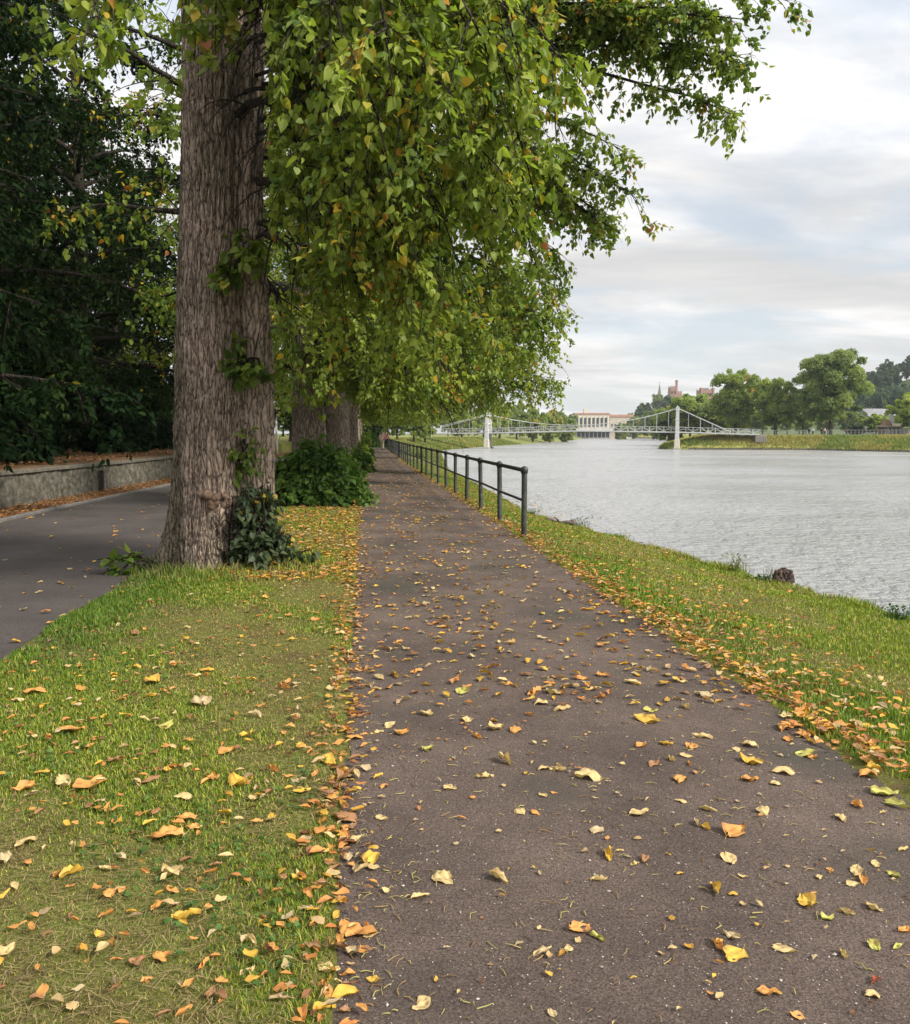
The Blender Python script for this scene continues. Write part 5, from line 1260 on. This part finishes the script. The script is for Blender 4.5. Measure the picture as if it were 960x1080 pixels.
def fallen():
    rng = np.random.default_rng(404)
    items = []
    for s, (ox, oy, k) in ((A6, (0, 700, 2.4)), (A7, (340, 700, 2.84)), (A8, (640, 720, 3.0))):
        for t in s.split():
            x, y, w, c = t.split(','); items.append((ox + float(x) / k, oy + float(y) / k, float(w) / k, c))
    recs = []
    for px, py, w, c in items:
        p = G(px, py, 0.0)
        if p[0] - Xl(p[1]) > Wp(p[1]) or p[0] - Xl(p[1]) < 0: 
            for _ in range(4): p = G(px, py, float(H(p[0], p[1])) + .02)
        size = np.clip(w / 924 * p[1] * 1.02, .035, .125)
        recs.append((p, size, c, px, py))
    have = len(recs)
    while len(recs) < 300:      # the next nearest ones, on the verges and the leaf-strewn path margins
        Y = 3.2 * 2.6 ** rng.random(); zone = rng.choice(5, p=[.22, .2, .28, .22, .08])
        a, w = Xl(Y), Wp(Y)
        X = a + (rng.uniform(-2.3, -.2) if zone == 0 else rng.normal(-.03, .07) if zone == 1 else w + rng.normal(.10, .10) if zone == 2 else w + abs(rng.normal(.3, .5)) if zone == 3 else rng.uniform(.1, w - .1))
        py = 457 + 1.6 * 924 / Y; px = 480 + X / Y * 924
        if not (2 < px < 958): continue
        if Y < 5.2 and zone in (1, 4) : continue
        z = float(H(X, Y)); recs.append((np.array([X, Y, z]), rng.uniform(.045, .085), rng.choice(list('yopbt'), p=[.2, .38, .17, .15, .1]), px, py))
    recs.sort(key=lambda r: r[0][1])
    labs = {}
    out = []
    for p, size, c, px, py in recs:
        X, Y = p[0], p[1]; u = X - Xl(Y); w = Wp(Y)
        form = rng.choice(FORMS, p=[.18, .28, .20, .16, .18])
        if u < -.12: surf = 'on verge grass'; f = (u + 2.4) / 2.4; side = 'by the path' if f > .72 else 'mid verge' if f > .35 else 'roadward'
        elif u < .10: surf = 'in the leaf drift'; side = 'at the left path edge'
        elif u < w - .12: surf = 'on the path'; f = u / w; side = 'left of middle' if f < .38 else 'near its middle' if f < .64 else 'right of middle'
        elif u < w + .14: surf = 'in the leaf drift'; side = 'at the right path edge'
        else: surf = 'on riverbank grass'; side = 'near the path' if u < w + .7 else 'off the path'
        sz = 'big' if size > .085 else 'small' if size < .055 else 'medium'
        out.append([p, size, c, form, (sz, FW[form], LC[c][1], surf, side)])
    count = {}
    for r in out: count.setdefault(r[4], []).append(r)
    ordn = ['nearest', 'second nearest', 'third nearest', 'fourth nearest', 'fifth nearest', 'sixth nearest', 'seventh nearest', 'eighth nearest', 'ninth nearest', 'tenth nearest']
    for k, rs in count.items():
        for i, r in enumerate(rs):
            sz, fm, cl, sf, sd = k
            r.append(f'{sz} {fm} {cl} leaf {sf} {sd}' + ('' if len(rs) == 1 else f', {ordn[min(i, 9)]} such'))
    for p, size, c, form, k, lab in out:
        o = bpy.data.objects.new('fallen_leaf', getleaf(form, c, int(rng.integers(0, 3)))); COL.objects.link(o)
        on = k[3] == 'on the path'
        s = size * rng.uniform(.85, 1.02)
        o.location = (p[0], p[1], (0.0075 if on else float(H(p[0], p[1])) + .014 if -.1 > p[0] - Xl(p[1]) or p[0] - Xl(p[1]) > Wp(p[1]) + .1 else float(max(H(p[0], p[1]), .006)) + .006))
        o.scale = (s * rng.uniform(.85, 1.1), s, s * rng.uniform(.6, 1.25)); o.rotation_euler = (rng.normal(0, .09), rng.normal(0, .09), rng.uniform(0, 6.28))
        tag(o, lab, 'leaf', 'fallen leaves close to the camera')
    # the rest: far too many to count
    P_, S_, C_ = [], [], []
    def scat(X, Y, size, probs=(.2, .40, .18, .14, .08), lift=.012):
        n = len(X); z = np.maximum(H(X, Y), .006 * ((X > Xl(Y)) & (X < Xl(Y) + Wp(Y)))) + lift * rng.uniform(.4, 1.6, n)
        P_.append(np.stack([X, Y, z], -1)); S_.append(size * rng.uniform(.6, 1.2, n)); C_.append(rng.choice(5, n, p=probs))
    n = 3300; Y = 5.0 * 12 ** rng.random(n); t = rng.random(n); g = patch(t * 6 + 2, Y * .9)     # strewn over the path
    k = rng.random(n) < .25 + .9 * g ** 2; Y, t = Y[k], t[k]; scat(Xl(Y) + Wp(Y) * t, Y, .068, (.34, .26, .28, .04, .08), .006)
    n = 260; Y = rng.uniform(2.1, 5.0, n); scat(Xl(Y) + Wp(Y) * rng.random(n), Y, .026, (.2, .15, .40, .05, .20), .006)
    n = 1250; Y = 2.2 * 26 ** rng.random(n) ** .85; scat(Xl(Y) + rng.normal(-.01, .075, n) - .03 * rng.random(n), Y, .052, (.14, .42, .14, .24, .06), .014)
    n = 1900; Y = 4.0 * 20 ** rng.random(n) ** .8; scat(Xl(Y) + Wp(Y) + rng.normal(.06, .10, n) + .04, Y, .060, (.14, .46, .10, .26, .04), .025)
    n = 1900; Y = 3.0 * 9 ** rng.random(n); scat(np.minimum(Xl(Y) + Wp(Y) + .1 + np.abs(rng.normal(.1, .6, n)), Xc(Y)), Y, .055, (.22, .42, .14, .16, .06), .03)
    n = 1350; Y = 2.1 * 9 ** rng.random(n); scat(Xl(Y) - 2.4 * rng.random(n), Y, .044, (.16, .34, .18, .22, .10), .02)
    n = 1500; Y = 9 * 2.2 ** rng.random(n); scat(Xl(Y) - 1.5 * rng.random(n), Y, .07, (.45, .30, .15, .05, .05), .03)
    n = 500; r_ = np.abs(rng.normal(.3, .5, n)); a_ = rng.uniform(-2.6, .4, n); scat(-2.3 + (.4 + r_) * np.cos(a_), 10.2 + (.3 + r_) * np.sin(a_) * .8, .06, (.1, .4, .15, .3, .05), .02)
    n = 6500; Y = 9 * 7 ** rng.random(n); scat(Xl(Y) + Uw(Y) + 1.15 - 1.12 * rng.random(n) ** 1.3, Y, .07, (.02, .20, .03, .73, .02), .03)     # drift against the wall
    n = 240; Y = 6 * 6 ** rng.random(n); scat(Xl(Y) - 2.5 - 4.2 * rng.random(n) ** 1.5, Y, .065, (.3, .3, .25, .1, .05), .012)
    n = 5200; Y = 14 * 3.5 ** rng.random(n); scat(Xl(Y) + Uw(Y) - .5 - 7 * rng.random(n) ** 1.5, Y, .08, (.02, .16, .03, .77, .02), .03)
    p = np.concatenate(P_); s = np.concatenate(S_); c = np.concatenate(C_); n = len(p)
    pal = np.array([LC[k][0] for k in 'yopbt'])
    shp = [leaf_shape(f, np.random.default_rng(i), 5, 6) for i, f in enumerate((FORMS + ['curled', 'folded']) * 2)]
    Vs = np.stack([a[0] for a in shp]); Fq = shp[0][1]
    vi = rng.integers(0, len(shp), n); az = rng.uniform(0, 6.28, n); tl = rng.normal(0, .11, (n, 2))
    B = Vs[vi] * s[:, None, None] * np.array([1, 1, .75]) * np.stack([rng.uniform(.55, 1, n), np.ones(n), np.ones(n)], 1)[:, None]; ca, sa = np.cos(az)[:, None], np.sin(az)[:, None]
    x, y, z = B[..., 0] * ca - B[..., 1] * sa, B[..., 0] * sa + B[..., 1] * ca, B[..., 2]
    z = z + x * tl[:, :1] + y * tl[:, 1:]
    z = z - np.minimum(z.min(1, keepdims=True), 0) * .8
    V = np.stack([x, y, z], -1) + p[:, None]; m = V.shape[1]
    F = (Fq[None] + (np.arange(n) * m)[:, None, None]).reshape(-1, 4)
    Cc = pal[c] * (1 - .35 * rng.random((n, 1)) ** 2 * np.array([.6, 1, 1])) * rng.uniform(.7, 1.15, (n, 1)); Cc = Cc[:, None] * rng.uniform(.8, 1.15, (n, m, 1))
    o = mk('fallen_leaves', V.reshape(-1, 3), F, M['dryleaf'], col=Cc.reshape(-1, 3)); tag(o, 'drifts of small fallen leaves over path, verges and the foot of the wall', None, None, 'stuff')
fallen()
def grit():
    """loose chips, stalks and bracts on the asphalt and dead thatch in the turf"""
    rng = np.random.default_rng(99)
    n = 5200; Y = 2.0 * 6 ** rng.random(n); X = Xl(Y) + Wp(Y) * rng.random(n)
    s = rng.uniform(.0016, .0042, n) * (1 + (rng.random(n) < .04) * 1.2)
    oc = np.array([[1, 0, 0], [0, 1, 0], [-1, 0, 0], [0, -1, 0], [0, 0, .7], [0, 0, -.7]], float)
    V = oc[None] * s[:, None, None] * rng.uniform(.5, 1.3, (n, 6, 1)); V = V + np.stack([X, Y, .0065 + s * .3], -1)[:, None]
    f = np.array([[0, 1, 4], [1, 2, 4], [2, 3, 4], [3, 0, 4], [1, 0, 5], [2, 1, 5], [3, 2, 5], [0, 3, 5]])
    F = (f[None] + (np.arange(n) * 6)[:, None, None]).reshape(-1, 3)
    C = (np.array([.30, .26, .23]) * rng.uniform(.35, 1.5, (n, 1)))[:, None].repeat(6, 1).reshape(-1, 3)
    o = mk('gravel', V.reshape(-1, 3), F, M['grit'], col=C, smooth=False); tag(o, 'scattered pale grit chips on the asphalt path', None, None, 'stuff')
    n = 1500; Y = 2.1 * 7 ** rng.random(n); X = Xl(Y) + Wp(Y) * rng.random(n)
    k = rng.random(n) < .30; X[k] = Xl(Y[k]) + rng.normal(.05, .12, k.sum())
    L = rng.uniform(.012, .055, n); az = rng.uniform(0, 6.28, n); d = np.stack([np.cos(az), np.sin(az), 0 * az], 1); sd = np.stack([-np.sin(az), np.cos(az), 0 * az], 1)
    b = np.stack([X, Y, np.maximum(H(X, Y), .006) + .004], -1)
    pl = np.stack([b - d * L[:, None] / 2, b + sd * (L * rng.normal(0, .15, n))[:, None] + UP * .004, b + d * L[:, None] / 2], 1)
    V, Q = tubes(pl, (np.array([[1.2, 1., .6]]) * rng.uniform(.0008, .0022, (n, 1))), 4)
    C = np.array([[.42, .33, .13], [.36, .33, .10], [.16, .10, .05], [.30, .2, .08]])[rng.integers(0, 4, n)].repeat(12, 0)
    o = mk('leaf_stalks', V, Q, M['dryleaf'], col=C); tag(o, 'thin fallen stalks and bits of twig on the path', None, None, 'stuff')
    n = 26000; Y = 1.9 * 5 ** rng.random(n); u = -2.45 + 2.42 * rng.random(n); X = Xl(Y) + u
    pk = patch(X, Y); keep = rng.random(n) < 1.15 - sst(.35, .65, pk); X, Y = X[keep], Y[keep]; n = len(X)
    L = rng.uniform(.02, .07, n); az = rng.uniform(0, 6.28, n); d = np.stack([np.cos(az), np.sin(az), rng.normal(0, .12, n)], 1); sd = np.stack([-np.sin(az), np.cos(az), 0 * az], 1)
    b = np.stack([X, Y, H(X, Y) + rng.uniform(.004, .02, n)], -1); w = rng.uniform(.0008, .002, n)[:, None]
    V = np.stack([b - d * L[:, None] / 2 - sd * w, b - d * L[:, None] / 2 + sd * w, b + d * L[:, None] / 2 + sd * w * .4, b + d * L[:, None] / 2 - sd * w * .4], 1)
    C = (np.array([.30, .235, .11]) * rng.uniform(.35, 1.2, (n, 1))).repeat(4, 0)
    o = mk('dry_thatch', V.reshape(-1, 3), np.arange(n * 4).reshape(-1, 4), M['blade'], col=C); tag(o, 'dry straw thatch lying in the worn turf', None, None, 'stuff')
grit()

# ------------------------------------------------------------------ light, sky, camera
SUN_EL, SUN_AZ = R(37), R(122)        # azimuth clockwise from +Y: over the right shoulder
def world():
    w = bpy.data.worlds.new('World'); scene.world = w; w.use_nodes = True
    nt = w.node_tree; bg = nt.nodes['Background']; bg.inputs['Strength'].default_value = .10
    sky = nd(nt, 'ShaderNodeTexSky'); sky.sky_type = 'NISHITA'; sky.sun_disc = False; sky.sun_elevation = SUN_EL; sky.sun_rotation = SUN_AZ
    tc = nd(nt, 'ShaderNodeTexCoord'); sp = nd(nt, 'ShaderNodeSeparateXYZ'); nt.links.new(tc.outputs['Generated'], sp.inputs[0])
    mx = nd(nt, 'ShaderNodeMath', operation='MAXIMUM'); nt.links.new(sp.outputs[2], mx.inputs[0]); mx.inputs[1].default_value = 0.0
    ad = nd(nt, 'ShaderNodeMath', operation='ADD'); nt.links.new(mx.outputs[0], ad.inputs[0]); ad.inputs[1].default_value = .16
    dv = []
    for k in (0, 1):
        d = nd(nt, 'ShaderNodeMath', operation='DIVIDE'); nt.links.new(sp.outputs[k], d.inputs[0]); nt.links.new(ad.outputs[0], d.inputs[1]); dv.append(d)
    cb = nd(nt, 'ShaderNodeCombineXYZ'); nt.links.new(dv[0].outputs[0], cb.inputs[0]); nt.links.new(dv[1].outputs[0], cb.inputs[1])
    def nz(scale, detail, rough, loc, sc=(1, 1, 1)):
        mp = nd(nt, 'ShaderNodeMapping'); mp.inputs['Location'].default_value = loc; mp.inputs['Scale'].default_value = sc; nt.links.new(cb.outputs[0], mp.inputs['Vector'])
        n = nd(nt, 'ShaderNodeTexNoise'); n.inputs['Scale'].default_value = scale; n.inputs['Detail'].default_value = detail; n.inputs['Roughness'].default_value = rough; n.inputs['Distortion'].default_value = .35
        nt.links.new(mp.outputs['Vector'], n.inputs['Vector']); return n
    cover = nz(1.05, 7, .56, (3.3, 1.7, 0), (.8, 1.25, 1))
    rc = ramp(nt, cover.outputs['Fac'], [(.39, (.20,) * 3), (.53, (1, 1, 1))])
    shade = nz(1.5, 8, .60, (7.1, 4.4, 0), (.6, 1.3, 1))
    rs = ramp(nt, shade.outputs['Fac'], [(.30, (3.75, 3.75, 3.8)), (.47, (4.55, 4.5, 4.45)), (.66, (6.2, 6.1, 6.0))])
    # thin blue is veiled by haze: sky plus a pale wash
    veil = mixc(nt, .62, sky.outputs['Color'], (3.8, 4.02, 4.3))
    c = mixc(nt, rc.outputs['Color'], veil, rs.outputs['Color'])
    # an overcast sky grows brighter towards the zenith
    el = nd(nt, 'ShaderNodeMapRange'); nt.links.new(mx.outputs[0], el.inputs[0]); el.inputs[1].default_value = .25; el.inputs[2].default_value = 1.0; el.inputs[3].default_value = 1.0; el.inputs[4].default_value = 2.3
    c = mixc(nt, 1.0, c, el.outputs[0], 'MULTIPLY')
    nt.links.new(c, bg.inputs['Color'])
world()
def sun():
    l = bpy.data.lights.new('sun', 'SUN'); l.energy = SUN_E; l.angle = R(12); l.color = (1, .94, .84)
    o = bpy.data.objects.new('sun', l); COL.objects.link(o)
    d = Vector((math.sin(SUN_AZ) * math.cos(SUN_EL), math.cos(SUN_AZ) * math.cos(SUN_EL), math.sin(SUN_EL)))
    o.rotation_euler = d.to_track_quat('Z', 'Y').to_euler(); o.location = (20, -20, 40)
SUN_E = 3.4
sun()
def haze():
    m = bpy.data.materials.new('air'); m.use_nodes = True; nt = m.node_tree; nt.nodes.clear()
    out = nd(nt, 'ShaderNodeOutputMaterial'); v = nd(nt, 'ShaderNodeVolumePrincipled')
    v.inputs['Color'].default_value = (.86, .92, 1.0, 1); v.inputs['Density'].default_value = .00014; v.inputs['Anisotropy'].default_value = .2
    nt.links.new(v.outputs[0], out.inputs['Volume'])
    q = MB(); q.box((0, 1400, 38), (6600, 3400, 88)); o = q.build('haze', m); tag(o, 'thin pale haze over the river and far bank', None, None, 'stuff')
HAZE = True
if HAZE: haze()
cam = bpy.data.cameras.new('camera'); co = bpy.data.objects.new('camera', cam); COL.objects.link(co)
cam.sensor_fit = 'HORIZONTAL'; cam.sensor_width = 36; cam.lens = 36 * 924 / 960.0; cam.clip_end = 9000; cam.clip_start = .05
co.location = (0, 0, CAMH); co.rotation_euler = (math.pi / 2 - TH, 0, 0); scene.camera = co
vs = scene.view_settings
vs.view_transform = 'Standard'; vs.look = 'None'; vs.exposure = .82; vs.gamma = 1; vs.use_curve_mapping = False
scene.cycles.max_bounces = 6; scene.cycles.diffuse_bounces = 4; scene.cycles.transmission_bounces = 4; scene.cycles.transparent_max_bounces = 4
